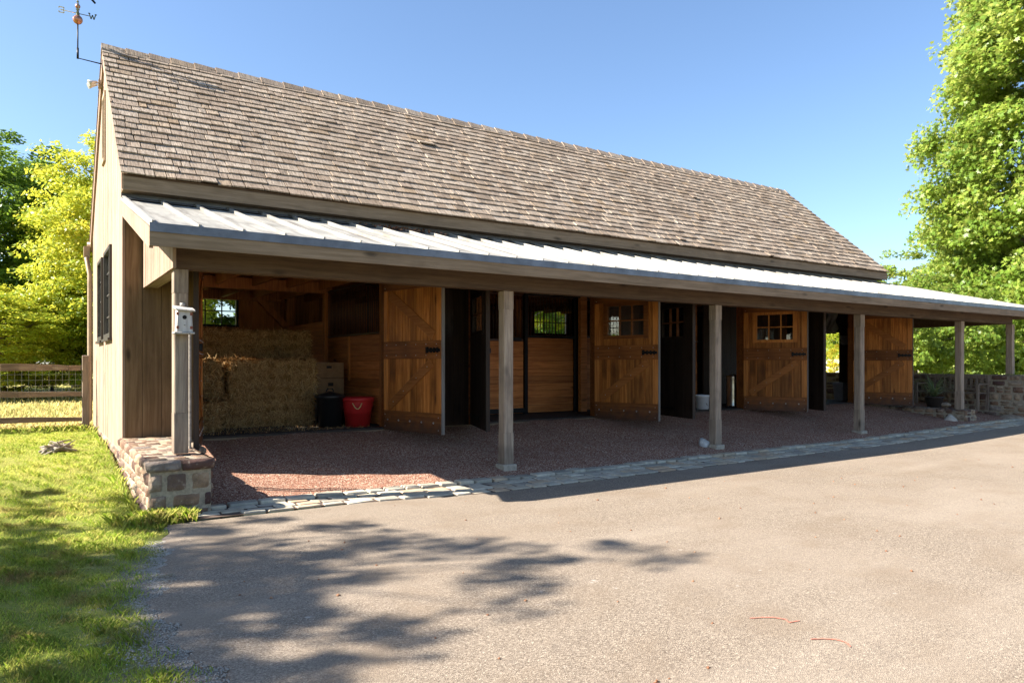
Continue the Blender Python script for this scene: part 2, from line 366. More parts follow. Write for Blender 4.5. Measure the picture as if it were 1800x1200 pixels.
ys = np.concatenate([-np.geomspace(600, 6, 20), np.linspace(-5, 18, 140), np.geomspace(19, 900, 40)])
tag(grid_mesh('lawn_ground', xs, ys, lawnz, LAWN), kind='structure')
# driveway: strips from the ragged edge
ys = np.concatenate([np.linspace(-30, 2, 30), np.linspace(2.05, 7.3, 150)])
V = []; nx = 60
for y in ys:
    e = float(edge_x(y)); 
    V += [(e-.02, y, drive(e, y)-.04)]+[(e+(70-e)*(k/(nx-2))**2.2, y, float(drive(e+(70-e)*(k/(nx-2))**2.2, y))+.004) for k in range(nx-1)]
V = np.array(V); i, j = np.meshgrid(np.arange(nx-1), np.arange(len(ys)-1)); a = (j*nx+i).ravel()
tag(fast_mesh('driveway', V, np.stack([a, a+1, a+nx+1, a+nx], 1), ASPH, smooth=True), kind='structure')
# dirt margin chips beside the driveway
def chips(name, n, posf, s0, s1, mat):
    P = posf(n); n = len(P); s = rng.uniform(s0, s1, n)
    base = np.array([[1, 0, -.35], [-.5, .87, -.35], [-.5, -.87, -.35], [0, 0, .7]])
    ang = rng.uniform(0, 6.28, n); ca, sa = np.cos(ang), np.sin(ang)
    B = base[None]*(1+rng.uniform(-.4, .4, (n, 4, 3)))
    x = B[:, :, 0]*ca[:, None]-B[:, :, 1]*sa[:, None]; y = B[:, :, 0]*sa[:, None]+B[:, :, 1]*ca[:, None]
    V = np.stack([x, y, B[:, :, 2]*.7], -1)*s[:, None, None]+P[:, None, :]
    k = np.arange(n)[:, None, None]*4; Fi = (np.array([[0, 2, 1], [0, 1, 3], [1, 2, 3], [2, 0, 3]])[None]+k).reshape(-1, 3)
    return fast_mesh(name, V.reshape(-1, 3), Fi, mat)
def gz(x, y):
    t = np.clip((y-7.95)/2.4, 0, 1); h = .035+.43*(t**1.05)
    return h+drive(x, y)*(1-t)+.02*np.sin(x*2.1+y)*np.sin(y*3.3+x*.7)+.006*np.sin(x*9+y*4)
xs = np.linspace(.98, 20.6, 200); ys = np.linspace(7.55, 10.5, 44)
def gzz(X, Y): return np.where(Y < 7.83, drive(X, Y)+.0, gz(X, Y))
tag(grid_mesh('gravel_floor', xs, ys, gzz, GRAV), kind='structure')
def gpos(n):
    x = rng.uniform(1.5, 20.3, n); y = rng.uniform(7.85, 10.35, n); keep = ~((x > 17.9) & (x < 18.6)); x, y = x[keep], y[keep]
    return np.stack([x, y, gz(x, y)+.002], 1)
tag(chips('gravel_chips', 26000, gpos, .003, .009, CHIP), 'loose reddish crushed gravel scattered over the porch floor', 'gravel', kind='stuff')
def dpos(n):
    y = rng.uniform(3.0, 6.9, n); e = edge_x(y); x = e-np.abs(rng.normal(0, .14, n))*np.where(y < 5.2, 1.3, .5)
    return np.stack([x, y, terr(x, y)+.004], 1)
tag(chips('dirt_pebbles', 5000, dpos, .003, .009, plain('pale_pebble', (.36, .33, .28), .9)), 'pale pebbles and grit along the ragged driveway edge', 'grit', kind='stuff')
tag(chips('leaf_litter', 110, lambda n: np.stack([rng.uniform(1, 14, n), rng.uniform(2.2, 7.0, n), np.full(n, .008)], 1), .008, .02, DRYLEAF), 'scattered dry leaf bits on the asphalt', 'leaf litter', kind='stuff')

# kerb of granite setts
def kerb_front(x): return float(np.interp(x, [1.2, 2.7, 4.0, 5, 9, 21], [7.38, 7.36, 7.08, 7.0, 7.1, 7.12]))
def kerb_back(x): return float(np.interp(x, [1.2, 1.7, 3, 4.6, 5.4, 21], [7.75, 7.93, 7.90, 7.82, 7.80, 7.85]))
kb = MB(); rk = random.Random(4)
for row in range(4):
    x = 1.25-row*.07+rk.uniform(0, .1)
    while x < 20.9:
        l = rk.uniform(.2, .33); m = x+l/2; f, b = kerb_front(m), kerb_back(m)
        y0 = f+(b-f)*row/4+.006; y1 = f+(b-f)*(row+1)/4-.006
        top = (.045 if row == 3 else .018)+rk.uniform(-.006, .01)+float(drive(m, y0)); g = .012
        c = [(x+g, y0), (x+l-g, y0), (x+l-g, y1), (x+g, y1)]
        if x > .9 and not (row < 1 and m < 1.6):
            j = lambda: rk.uniform(-.009, .009)
            bot = [(a+j(), bb+j()) for a, bb in c]
            kb.hexa([(a, bb, -.1) for a, bb in bot]+[(a+j()*.4, bb+j()*.4, top+j()*.6) for a, bb in bot])
        x += l
ko = kb.build('cobble_kerb', COBB, bevel=.013, seg=2); tag(ko, kind='structure')
kj = MB(); xs_ = np.linspace(1.2, 20.9, 60)
for a, b in zip(xs_[:-1], xs_[1:]):
    za, zb = float(drive(a, 0))+.009, float(drive(b, 0))+.009
    kj.add([(a, kerb_front(a), za), (b, kerb_front(b), zb), (b, kerb_back(b), zb), (a, kerb_back(a), za)], [(0, 1, 2, 3)])
tag(kj.build('kerb_bed', plain('joint_grit', (.09, .06, .045), .95, 0, .4, 40)), kind='structure')
# far pale lane
ln = MB(); ln.add([(60, 52, .33), (150, 30, .33), (190, 42, .33), (75, 78, .33)], [(0, 1, 2, 3)])
tag(ln.build('gravel_lane', plain('pale_lane', (.5, .46, .4), .9)), kind='structure')

# ------------------------------------------------------------------ grass
def grass(name, n, posf, hmin, hmax, mat, wd=.004, dens=None):
    P = posf(n); n = len(P); h = rng.uniform(hmin, hmax, n)*(P[:, 3] if P.shape[1] > 3 else 1); P = P[:, :3]
    a = rng.uniform(0, 6.28, n); d = np.stack([np.cos(a), np.sin(a), 0*a], 1); s = np.stack([-np.sin(a), np.cos(a), 0*a], 1)
    lean = rng.uniform(.15, .9, n)[:, None]*h[:, None]; ww = wd*rng.uniform(.6, 1.3, n)[:, None]; up = np.array([[0, 0, 1.]])
    m = P+d*lean*.35+up*h[:, None]*.6; t = P+d*lean+up*h[:, None]*.95
    V = np.stack([P-s*ww, P+s*ww, m+s*ww*.7, t, m-s*ww*.7], 1).reshape(-1, 3)
    Fi = (np.array([[0, 1, 2, 3, 4]])[None]+np.arange(n)[:, None, None]*5).reshape(-1, 5)
    return fast_mesh(name, V, Fi, mat)
def clump(x, y, f=1.0): return (np.sin(x*9*f+np.sin(y*5*f)*2)*np.sin(y*8*f+np.sin(x*6*f)*2)+np.sin(x*23*f+y*11*f)*.5)
def lawnpos(n):
    y = 2.2+14*rng.random(n)**1.3; x = rng.uniform(-1.6, 1.0, n)
    x = np.where(rng.random(n) < .25, rng.uniform(-6, -1, n), x)
    e = np.where(y < 7.3, edge_x(y)-.02, np.where(y < 7.7, 1.35, .86)); c = clump(x, y)
    d = e-x; bare = np.where(y < 6.8, np.clip((d-.03)/.3, 0, 1), 1)
    tuft = ((x-.42)**2+(y-4.6)**2 < .02) | ((x-.33)**2+(y-3.75)**2 < .05) | ((x-.55)**2+(y-3.5)**2 < .02)
    keep = (d > 0) & ((rng.random(n) < (bare**1.3)*(.75+.25*np.clip(c+.6, 0, 1))) | tuft & (rng.random(n) < .8))
    x, y, c = x[keep], y[keep], c[keep]
    hs = .75+.45*np.clip(c, -.6, 1.2)
    return np.stack([x, y, terr(x, y)-.004, hs], 1)
tag(grass('lawn_grass', 260000, lawnpos, .022, .055, GRASS, .0024), 'short bright green lawn grass left of the barn', 'grass', kind='stuff')
def tallpos(n):
    k = n//3
    x1 = rng.uniform(-3, .8, k); y1 = 14.9+rng.normal(0, .12, k)
    k2 = k//5; y2 = rng.uniform(8.0, 15.6, k2); x2 = .86-np.abs(rng.normal(0, .04, k2))
    x3 = rng.normal(1.0, .16, k); y3 = 7.5+rng.normal(0, .09, k); x3 = np.minimum(x3, 1.28)
    x = np.concatenate([x1, x2, x3]); y = np.concatenate([y1, y2, y3]); return np.stack([x, y, terr(x, y)-.004], 1)
tag(grass('tall_grass', 3600, tallpos, .05, .14, GRASS, .0035), 'longer unmown grass along the fence, barn foundation and pillar', 'grass', kind='stuff')
def fieldpos(n):
    y = 15.5+50*rng.random(n)**2; x = rng.uniform(-1, 1, n)*(3+y*.22)-1.0; return np.stack([x, y, terr(x, y)], 1)
tag(grass('paddock_grass', 40000, fieldpos, .05, .12, leafmat('dry_grass', [(0, (.22, .22, .05)), (.5, (.48, .40, .12)), (1, (.68, .54, .24))], .4, .4), .012), 'sunny yellowing paddock grass behind the split rail fence', 'grass', kind='stuff')
# ------------------------------------------------------------------ stone work
def stone_patch(mb, o, u, v, n, L, Hh, seed, hmin=.09, hmax=.2, wmin=.14, wmax=.42, prot=.035):
    """irregular coursed stones covering the L x Hh patch that starts at o, spanned by u and v, facing n"""
    rs = random.Random(seed); o, u, v, n = Vector(o), Vector(u), Vector(v), Vector(n); z = 0
    while z < Hh-.02:
        h = rs.uniform(hmin, hmax)
        if Hh-z-h < hmin*.7: h = Hh-z
        a = -rs.uniform(0, .1)
        while a < L-.01:
            wd = rs.uniform(wmin, wmax)*(1 if h < .15 else .8)
            if rs.random() < .18 and h > .12:
                parts = [(0, h*.48), (h*.5, h)]
            else: parts = [(0, h)]
            a0, a1 = max(a, 0), min(a+wd, L)
            if L-a1 < .06: a1 = L
            for q0, q1 in parts:
                G = 6; vs = []; p = prot*rs.uniform(.35, .95); gp = .006
                w_, h_ = a1-a0-2*gp, q1-q0-2*gp
                if w_ < .02 or h_ < .015: continue
                cx = [rs.uniform(-.07, .07) for _ in range(8)]; ph = rs.uniform(0, 6)
                for jj in range(G):
                    for ii in range(G):
                        s, t = ii/(G-1)*2-1, jj/(G-1)*2-1
                        # rounded corners
                        k = 1-.06*(abs(s)*abs(t))**3
                        ss = s*k+(cx[0]*t+cx[1]*s*t)*.5; tt = t*k+(cx[2]*s+cx[3]*s*t)*.5*min(1, w_/h_*.5)
                        edge = max(abs(s), abs(t)); dep = -.02 if edge > .99 else p*(1-.12*edge**4)+p*.28*math.sin(ph+s*2.3)*math.cos(ph*2+t*2.9)+rs.uniform(-.003, .003)
                        vs.append(o+u*(a0+gp+w_*(.5+.5*ss))+v*(z+q0+gp+h_*(.5+.5*tt))+n*dep)
                fs = [(jj*G+ii, jj*G+ii+1, (jj+1)*G+ii+1, (jj+1)*G+ii) for jj in range(G-1) for ii in range(G-1)]
                mb.smooth = True; mb.add(vs, fs); mb.smooth = False
            a = a+wd
        z += h
def stone_build(mb, name, parent=None):
    me = bpy.data.meshes.new(name); me.from_pydata(mb.v, [], mb.f); me.update()
    me.materials.append(MORTAR); me.materials.append(STONE)
    me.polygons.foreach_set('material_index', mb.m); me.polygons.foreach_set('use_smooth', mb.sm)
    o = bpy.data.objects.new(name, me); COL.objects.link(o)
    if parent: o.parent = parent
    return o
X_, Y_, Z_ = (1, 0, 0), (0, 1, 0), (0, 0, 1); nX, nY = (-1, 0, 0), (0, -1, 0)
# left pillar wall
m = MB(); m.mi = 0; m.box(.93, 7.68, -.1, 1.48, 10.36, .535); m.mi = 1
stone_patch(m, (.91, 7.68, -.05), X_, Z_, nY, .58, .49, 14, .11, .2, .18, .4, .03)
stone_patch(m, (.93, 7.68, -.05), Y_, Z_, nX, 2.66, .49, 12, .08, .17)
stone_patch(m, (1.48, 7.68, -.05), Y_, Z_, X_, 2.66, .49, 13, .08, .17)
stone_patch(m, (.88, 7.64, .44), X_, Z_, nY, .64, .12, 15, .12, .13, .24, .36, .03)
stone_patch(m, (.90, 7.66, .44), Y_, Z_, nX, 2.7, .12, 16, .12, .13, .2, .4, .03)
stone_patch(m, (1.50, 7.66, .44), Y_, Z_, X_, 2.7, .12, 17, .12, .13, .2, .4, .03)
stone_patch(m, (.89, 7.65, .535), X_, Y_, Z_, .62, 2.72, 18, .14, .26, .2, .42, .012)
tag(stone_build(m, 'stone_wall'), 'low fieldstone pier wall under the left porch post by the lawn', 'stone wall')
# right low wall
m = MB(); m.mi = 0; m.box(17.98, 8.03, -.1, 18.5, 10.36, .40); m.mi = 1
stone_patch(m, (17.96, 8.03, 0), X_, Z_, nY, .56, .42, 21, .09, .17, .16, .3, .03)
stone_patch(m, (17.98, 8.03, 0), Y_, Z_, nX, 2.33, .42, 22, .09, .17, .16, .34, .03)
stone_patch(m, (18.5, 8.03, 0), Y_, Z_, X_, 2.33, .42, 23, .09, .17)
stone_patch(m, (17.95, 8.0, .395), X_, Y_, Z_, .58, 2.36, 24, .12, .22, .18, .3, .025)
tag(stone_build(m, 'stone_wall'), 'low fieldstone wall under the right porch post beside the bench', 'stone wall')
# tall right wall
m = MB(); m.mi = 0; m.box(20.4, 7.3, -.1, 20.85, 17.5, 1.2); m.mi = 1
stone_patch(m, (20.4, 7.3, .05), Y_, Z_, nX, 10.2, 1.15, 31, .08, .2, .15, .42, .04)
stone_patch(m, (20.38, 7.3, .05), X_, Z_, nY, .49, 1.15, 32)
stone_patch(m, (20.85, 7.3, .05), Y_, Z_, X_, 10.2, 1.15, 34)
stone_patch(m, (20.37, 7.28, 1.19), Y_, X_, Z_, 10.2, .5, 33, .2, .26, .3, .6, .025)
tag(stone_build(m, 'stone_wall'), 'chest-high fieldstone wall at the right end of the porch', 'stone wall')
def rock(name, c, r, seed, label, mat=STONE, flat=.7):
    rs = random.Random(seed); bm = bmesh.new(); bmesh.ops.create_icosphere(bm, subdivisions=3, radius=1)
    ax = [Vector((rs.uniform(-1, 1), rs.uniform(-1, 1), rs.uniform(-1, 1))).normalized() for _ in range(9)]
    for vv in bm.verts:
        d = vv.co.normalized(); k = 1.
        for a in ax: 
            q = d.dot(a)
            if q > .55: k = min(k, .62/q+.05)
        vv.co = Vector((d.x*k*r[0], d.y*k*r[1], d.z*k*r[2]))
    me = bpy.data.meshes.new(name); bm.to_mesh(me); bm.free(); me.materials.append(mat)
    for p in me.polygons: p.use_smooth = True
    o = bpy.data.objects.new(name, me); COL.objects.link(o); o.location = c; o.rotation_euler = (0, 0, rs.uniform(0, 3)); return tag(o, label, 'rock')
rock('rock', (1.62, 9.35, .42), (.17, .15, .13), 1, 'grey rock resting against the back of the left pier wall')
rock('rock', (9.44, 8.32, .13), (.12, .1, .12), 2, 'small pale rock propped behind the third porch post', plain('pale_rock', (.42, .42, .4), .9, 0, .4, 14, .01))
rock('rock', (17.75, 8.25, .16), (.16, .15, .16), 3, 'pale angular rock leaning on the low right wall', plain('light_rock', (.45, .4, .33), .9, 0, .3, 10, .01))
rock('rock', (20.1, 7.95, .12), (.33, .16, .11), 4, 'long flat stone lying at the foot of the tall wall')
rock('rock', (18.2, 8.55, .5), (.12, .12, .07), 5, 'loose stone lying on the low wall left of the post')
rock('rock', (19.6, 11.9, .36), (.25, .12, .07), 6, 'loose stone seen through the end doorway', plain('tan_rock', (.45, .38, .3), .9, 0, .3, 14, .01))
# ------------------------------------------------------------------ barn
GX, GX1, FY, BY, RY, RZ = .94, 18.3, 10.4, 15.9, 13.15, 6.50
SL = (6.53-3.87)/(13.15-10.1)
def roofz(y): return 6.53-SL*abs(y-RY)
barn = empty('barn', (0, 0, 0), 0, 'long weathered timber horse barn with cedar shingle roof and open porch', 'barn')
def part(o, label=None):
    o.parent = barn
    if label: o['label'] = label
    return o
def vboards(mb, axis, pos, th, a0, a1, zl, zh, holes=(), bw=.24, gap=.004, seed=0):
    rs = random.Random(seed); ed = [a0]; x = a0
    while x < a1-bw*.7: x += bw*rs.uniform(.8, 1.2); ed.append(min(x, a1))
    if ed[-1] < a1: ed.append(a1)
    for h in holes: ed += [h[0], h[1]]
    ed = sorted(set(round(e, 4) for e in ed if a0 <= e <= a1))
    for p, q in zip(ed[:-1], ed[1:]):
        if q-p < .012: continue
        p2, q2 = p+gap/2, q-gap/2
        z0, zp, zq = zl, zh(p), zh(q); cur = z0; hs = sorted([(h[2], h[3]) for h in holes if h[0] < (p+q)/2 < h[1]])
        segs = []
        for hz0, hz1 in hs:
            if hz0 > cur: segs.append((cur, hz0, hz0))
            cur = hz1
        segs.append((cur, zp, zq)); o = rs.uniform(0, .003)
        for s0, sp, sq in segs:
            if min(sp, sq) <= s0: continue
            if axis == 'x': P = [(p2, pos-o, s0), (q2, pos-o, s0), (q2, pos+th, s0), (p2, pos+th, s0), (p2, pos-o, sp), (q2, pos-o, sq), (q2, pos+th, sq), (p2, pos+th, sp)]
            else: P = [(pos-o, p2, s0), (pos+th, p2, s0), (pos+th, q2, s0), (pos-o, q2, s0), (pos-o, p2, sp), (pos+th, p2, sp), (pos+th, q2, sq), (pos-o, q2, sq)]
            mb.hexa(P)
def hboards(mb, axis, pos, th, a0, a1, z0, z1, bh=.145, gap=.005):
    z = z0
    while z < z1-.02:
        t = min(z+bh, z1)
        if axis == 'x': mb.box(a0, pos, z, a1, pos+th, t-gap)
        else: mb.box(pos, a0, z, pos+th, a1, t-gap)
        z = t
# gable (left) wall
GW = [(11.86, 12.95, 1.87, 3.22), (13.4, 14.3, 1.87, 3.22), (12.98, 13.3, 4.74, 5.72)]
m = MB(); gwall = part(None or (lambda: (vboards(m, 'y', GX, .03, 10.4, BY, .36, lambda y: roofz(y)-.16, GW, .22, seed=1), m.build('gable_wall', W_GABLE))[1])())
m = MB(); vboards(m, 'y', GX+.032, .03, 10.45, BY, .36, lambda y: 3.0 if True else 0, GW[:2], .22, seed=2); part(m.build('gable_lining', W_INT))
def gwindow(y0, y1, z0, z1):
    f = MB(); t = .05
    for a in ((y0, y0+t), (y1-t, y1)): f.box(GX-.035, a[0], z0, GX+.09, a[1], z1)
    for a in ((z0, z0+t+.02), (z1-t, z1)): f.box(GX-.035, y0+t+.001, a[0], GX+.09, y1-t-.001, a[1])
    f.box(GX-.06, y0-.03, z0-.04, GX+.0, y1+.03, z0-.002)
    fr = f.build('window', plain('dark_window_frame', (.035, .028, .022), .5)); part(fr)
    g = MB()
    for k in range(1, 3): yy = y0+(y1-y0)*k/3; g.box(GX+.01, yy-.012, z0+.07, GX+.04, yy+.012, z1-.05)
    for k in range(1, 4): zz = z0+(z1-z0)*k/4; g.box(GX+.008, y0+.05, zz-.012, GX+.042, y1-.05, zz+.012)
    g.build('glazing_bar', fr.data.materials[0], fr)
    p = MB(); p.box(GX+.02, y0+.05, z0+.05, GX+.026, y1-.05, z1-.05); p.build('window_pane', GLASS, fr)
for a in GW[:2]: gwindow(*a)
y0, y1, z0, z1 = GW[2]; m = MB()
for k in range(14): zz = z0+.03+(z1-z0-.06)*k/13; m.bar((GX+.03, y0, zz), (GX+.03, y1, zz), .01, .06, up=(-.5, 0, .8))
vf = m.build('gable_vent', W_TRIMY); part(vf)
m = MB(); m.box(GX-.025, y0-.06, z0-.06, GX-.001, y0, z1+.06); m.box(GX-.025, y1, z0-.06, GX-.001, y1+.06, z1+.06); m.box(GX-.025, y0, z1, GX-.001, y1, z1+.06); m.box(GX-.035, y0, z0-.06, GX-.001, y1, z0); m.build('vent_frame', W_TRIMY, vf)
# foundations
m = MB(); m.mi = 0; m.box(.94, 10.40, -.1, 1.1, BY, .35); m.box(18.12, 10.45, -.1, 18.33, BY, .45); m.box(1.1, BY-.2, -.1, 18.12, BY, .45); m.mi = 1
stone_patch(m, (.94, 10.38, .0), Y_, Z_, nX, BY-10.38, .355, 41, .09, .16, .16, .36, .03)
stone_patch(m, (18.33, 10.45, .1), Y_, Z_, X_, BY-10.45, .36, 42)
stone_patch(m, (.94, BY, .1), X_, Z_, Y_, 17.3, .36, 43)
part(stone_build(m, 'stone_foundation'))
# front wall: bays
RH = [4.54, 8.79, 13.07, 17.33]; LH = [1.87, 6.10, 10.38, 14.64]
m = MB(); vboards(m, 'x', FY, .03, GX+.032, 1.82, .36, lambda x: 3.55, (), .22, seed=3); part(m.build('front_panel', W_PANEL))
m = MB()
for a, b in [(4.59, 6.05), (8.84, 10.33), (13.12, 14.59), (17.38, 18.29)]: vboards(m, 'x', FY, .03, a, b, .40, lambda x: 2.9, (), .22, seed=int(a*10))
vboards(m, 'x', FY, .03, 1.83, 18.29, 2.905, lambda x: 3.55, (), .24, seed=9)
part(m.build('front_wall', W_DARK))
for a, b in zip(LH, RH):
    for c in (a-.05, b): m = MB(); m.box(c, FY-.01, .46, c+.05, FY+.13, 2.88); part(m.build('door_jamb', W_RAIL))
m = MB(); m.box(1.5, FY-.035, .38, 18.2, FY+.0-.002, .475)
sill = m.build('door_sill', W_TRIM, bevel=.006); part(sill)
m = MB(); m.box(GX+.03, FY-.05, 3.55, GX1, FY+.02, 3.90); part(m.build('frieze_board', W_BEAM))
m = MB(); m.box(.92, 10.11, 3.66, 18.42, 10.145, 3.83); m.box(.92, 10.146, 3.66, 18.40, 10.348, 3.68); m.box(.92, 16.155, 3.66, 18.42, 16.19, 3.83); part(m.build('eave_fascia', W_TRIM))
# rake boards on both gables
for x in (GX-.035, GX1+.005):
    for sg in (-1, 1):
        ye = RY+sg*3.02; zt = roofz(RY)-.03; z = roofz(ye)-.03; m = MB()
        m.hexa([(x, RY, zt-.22), (x+.03, RY, zt-.22), (x+.03, ye, z-.2), (x, ye, z-.2), (x, RY, zt), (x+.03, RY, zt), (x+.03, ye, z), (x, ye, z)]); part(m.build('rake_board', W_GABLE))
# right end wall with doorway, back wall
ED = [(11.35, 12.4, .45, 2.33)]
m = MB(); vboards(m, 'y', GX1-.0, .03, 10.45, BY, .45, lambda y: roofz(y)-.16, ED, .22, seed=4); part(m.build('end_wall', W_GABLE))
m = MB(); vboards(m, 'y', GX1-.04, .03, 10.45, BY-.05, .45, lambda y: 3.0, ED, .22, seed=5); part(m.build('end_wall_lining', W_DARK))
BW = [(2.62, 3.60, 2.26, 2.92), (7.0, 8.0, 2.27, 2.96), (11.23, 12.44, 2.27, 2.96), (15.3, 16.3, 2.27, 2.96)]
m = MB(); vboards(m, 'x', BY, .03, GX+.03, GX1, .45, lambda x: 3.9, BW, .24, seed=6); part(m.build('back_wall', W_PANEL))
m = MB(); vboards(m, 'x', BY-.032, .03, GX+.08, GX1-.05, .45, lambda x: 3.0, BW, .24, seed=7); part(m.build('back_wall_lining', W_INT))
for x0, x1, z0, z1 in BW:
    f = MB(); t = .045
    for a in ((x0, x0+t), (x1-t, x1)): f.box(a[0], BY-.06, z0, a[1], BY+.04, z1)
    for a in ((z0, z0+t), (z1-t, z1)): f.box(x0+t, BY-.06, a[0], x1-t, BY+.04, a[1])
    fr = f.build('window', IRON); part(fr); g = MB()
    for k in (1, 2): xx = x0+(x1-x0)*k/3; g.box(xx-.011, BY-.02, z0+t, xx+.011, BY+.01, z1-t)
    zz = (z0+z1)/2; g.box(x0+t, BY-.022, zz-.011, x1-t, BY+.012, zz+.011); g.build('glazing_bar', IRON, fr)
    p = MB(); p.box(x0+t, BY-.008, z0+t, x1-t, BY-.003, z1-t); p.build('window_pane', GLASS, fr)
    f = MB(); f.box(x0-.1, BY-.07, z0-.1, x0, BY-.033, z1+.1); f.box(x1, BY-.07, z0-.1, x1+.1, BY-.033, z1+.1); f.box(x0, BY-.068, z1, x1, BY-.033, z1+.1); f.build('window_casing', W_DOOR, fr)
# shingled roof
rs = random.Random(5); m = MB(); S = math.hypot(3.05, 2.66); cy, cz = 3.05/S, 2.66/S; nc = 22; ex = S/nc
for side in (-1, 1):
    for c in range(nc+1):
        x = .885-rs.uniform(0, .1); d0 = c*ex   # distance up from the eave
        wig = rs.uniform(-.008, .008); ph = rs.uniform(0, 6)
        while x < 18.42:
            wd = rs.choice([.11, .14, .18, .2, .25, .3, .34]) if side < 0 else .5; x1 = min(x+wd, 18.43); xa = max(x, .885)
            if x1-xa > .03:
                b = d0-.045+wig+rs.uniform(-.009, .009)+.008*math.sin(x*1.3+ph)+(rs.uniform(-.03, .0) if rs.random() < .02 else 0)
                t_ = min(d0+ex*1.15, S-.01); th = rs.uniform(.016, .025); g = rs.uniform(.004, .009)
                lift = rs.uniform(0, .008)+(.025 if rs.random() < .005 else 0); tw = rs.uniform(-.004, .004)
                def pt(xx, d, h):
                    y = -(3.05-d*cy)-h*cz; z = 3.87+d*cz+h*cy
                    return (xx, RY+y*(1 if side < 0 else -1), z)
                h0 = .008
                m.hexa([pt(xa+g, b, h0+lift), pt(x1-g, b, h0+lift), pt(x1-g, t_, 0), pt(xa+g, t_, 0),
                        pt(xa+g, b, h0+th+lift+tw), pt(x1-g, b, h0+th+lift-tw), pt(x1-g, t_, .006), pt(xa+g, t_, .006)])
            x += wd
roof = m.build('shingle_roof', SHING); part(roof)
m = MB()
for s in (-1, 1):
    y = RY+s*3.03; m.hexa([(.93, RY, 6.36), (18.4, RY, 6.36), (18.4, y, 3.74), (.93, y, 3.74), (.93, RY, 6.51), (18.4, RY, 6.51), (18.4, y, 3.86), (.93, y, 3.86)])
m.build('roof_deck', W_BEAM, roof)
m = MB(); x = .89
while x < 18.45:
    l = rs.uniform(.32, .4); t = .02+rs.uniform(0, .006); x1 = min(x+l+.03, 18.46)
    for s in (-1, 1):
        y0, y1 = RY, RY+s*.125; h0, h1 = .055, .03
        m.hexa([(x, y0, 6.535+.004), (x1, y0, 6.535), (x1, y1, 6.535-.125*SL*.95), (x, y1, 6.54-.125*SL*.95),
                (x, y0, 6.535+h0+.012), (x1, y0, 6.535+h0-.012), (x1, y1, 6.535+h1-.125*SL-.008), (x, y1, 6.535+h1+.012-.125*SL)])
    x += l
m.build('ridge_cap', SHING, roof)
# gutter and downspout on the back left corner
m = MB(); m.tube([(.86, 16.22, 3.80), (18.4, 16.22, 3.78)], .055, 8); part(m.build('gutter', GUT))
m = MB(); m.box(.80, 16.12, 3.55, .90, 16.25, 3.76)
m.tube([(.85, 16.17, 3.6), (.85, 16.13, 3.5), (.89, 15.98, 3.2), (.89, 15.96, 3.0), (.89, 15.96, .45), (.87, 15.93, .36), (.72, 15.75, .33)], .042, 8)
part(m.build('downspout', GUT))
# porch roof (hip at right end)
EY, EZ, WY, WZ = 7.6, 2.83, 10.38, 3.60; XR = 21.1; PS = (WZ-EZ)/(WY-EY)
HX = XR-(WY-EY)
m = MB(); th = .025
def slab(P): m.hexa([(a, b, c-th) for a, b, c in P]+P)
slab([(.92, EY, EZ), (XR, EY, EZ), (HX, WY, WZ), (.92, WY, WZ)])
slab([(XR, EY+.001, EZ), (XR, 17.5, EZ), (HX, 17.5, WZ), (HX, WY, WZ)])
proof = m.build('porch_roof', MROOF); part(proof)
m = MB(); x = .94
while x < 21.0:
    y1 = WY if x <= HX else WY-(x-HX)
    jit = rs.uniform(-.004, .004)
    m.bar((x+jit, EY+.01, EZ+.018), (x-jit, y1, EZ+(y1-EY)*PS+.018), .014, .038)
    m.bar((x+.012+jit, EY+.03, EZ+.036), (x+.012-jit, y1, EZ+(y1-EY)*PS+.036), .03, .006)
    x += .42
y = 7.9
while y < 17.4:
    x0 = max(HX, XR-(y-EY)); m.bar((XR-.01, y, EZ+.018), (x0, y, EZ+(XR-x0)*PS+.018), .014, .038); y += .42
m.bar((XR, EY, EZ+.02), (HX, WY, WZ+.02), .03, .045)
m.build('roof_seam', MROOF, proof)
m = MB(); m.box(.92, FY-.068, 3.61, GX1+.02, FY-.052, 3.70); m.bar((.92, FY-.15, 3.567+.02), (GX1+.02, FY-.15, 3.567+.02), .2, .006, up=(0, -PS, 1)); m.build('wall_flashing', FLASH, proof)
m = MB(); m.box(.915, EY-.012, EZ-.075, XR+.012, EY-.001, EZ+.012); m.box(XR+.001, EY-.001, EZ-.075, XR+.012, 17.5, EZ+.012); m.build('drip_edge', FLASH, proof)
m = MB(); m.box(.915, EY, 2.62, XR, EY+.035, 2.80); m.box(XR-.035, EY+.036, 2.62, XR, 17.5, 2.80); part(m.build('porch_fascia', W_TRIM))
# rake board left
m = MB(); m.hexa([(.915, EY+.036, 2.60), (.95, EY+.036, 2.60), (.95, WY, WZ-.2), (.915, WY, WZ-.2), (.915, EY+.036, EZ-.025), (.95, EY+.036, EZ-.025), (.95, WY, WZ-.03), (.915, WY, WZ-.03)]); part(m.build('porch_rake_board', W_GABLE))
# soffit boards and rafters
m = MB(); zz = lambda y: EZ+(y-EY)*PS-.03
y = EY+.04
while y < WY-.02:
    y2 = min(y+.19, WY); m.hexa([(.955, y, zz(y)-.02), (HX+(WY-y)-.05, y, zz(y)-.02), (HX+(WY-y2)-.05, y2-.006, zz(y2)-.02), (.955, y2-.006, zz(y2)-.02), (.955, y, zz(y)), (HX+(WY-y)-.05, y, zz(y)), (HX+(WY-y2)-.05, y2-.006, zz(y2)), (.955, y2-.006, zz(y2))]); y = y2
m.hexa([(XR-.05, EY+.06, zz(EY)-.02), (XR-.05, 17.4, zz(EY)-.02), (HX+.02, 17.4, zz(WY)-.03), (HX+.02, WY, zz(WY)-.03), (XR-.05, EY+.06, zz(EY)), (XR-.05, 17.4, zz(EY)), (HX+.02, 17.4, zz(WY)-.01), (HX+.02, WY, zz(WY)-.01)])
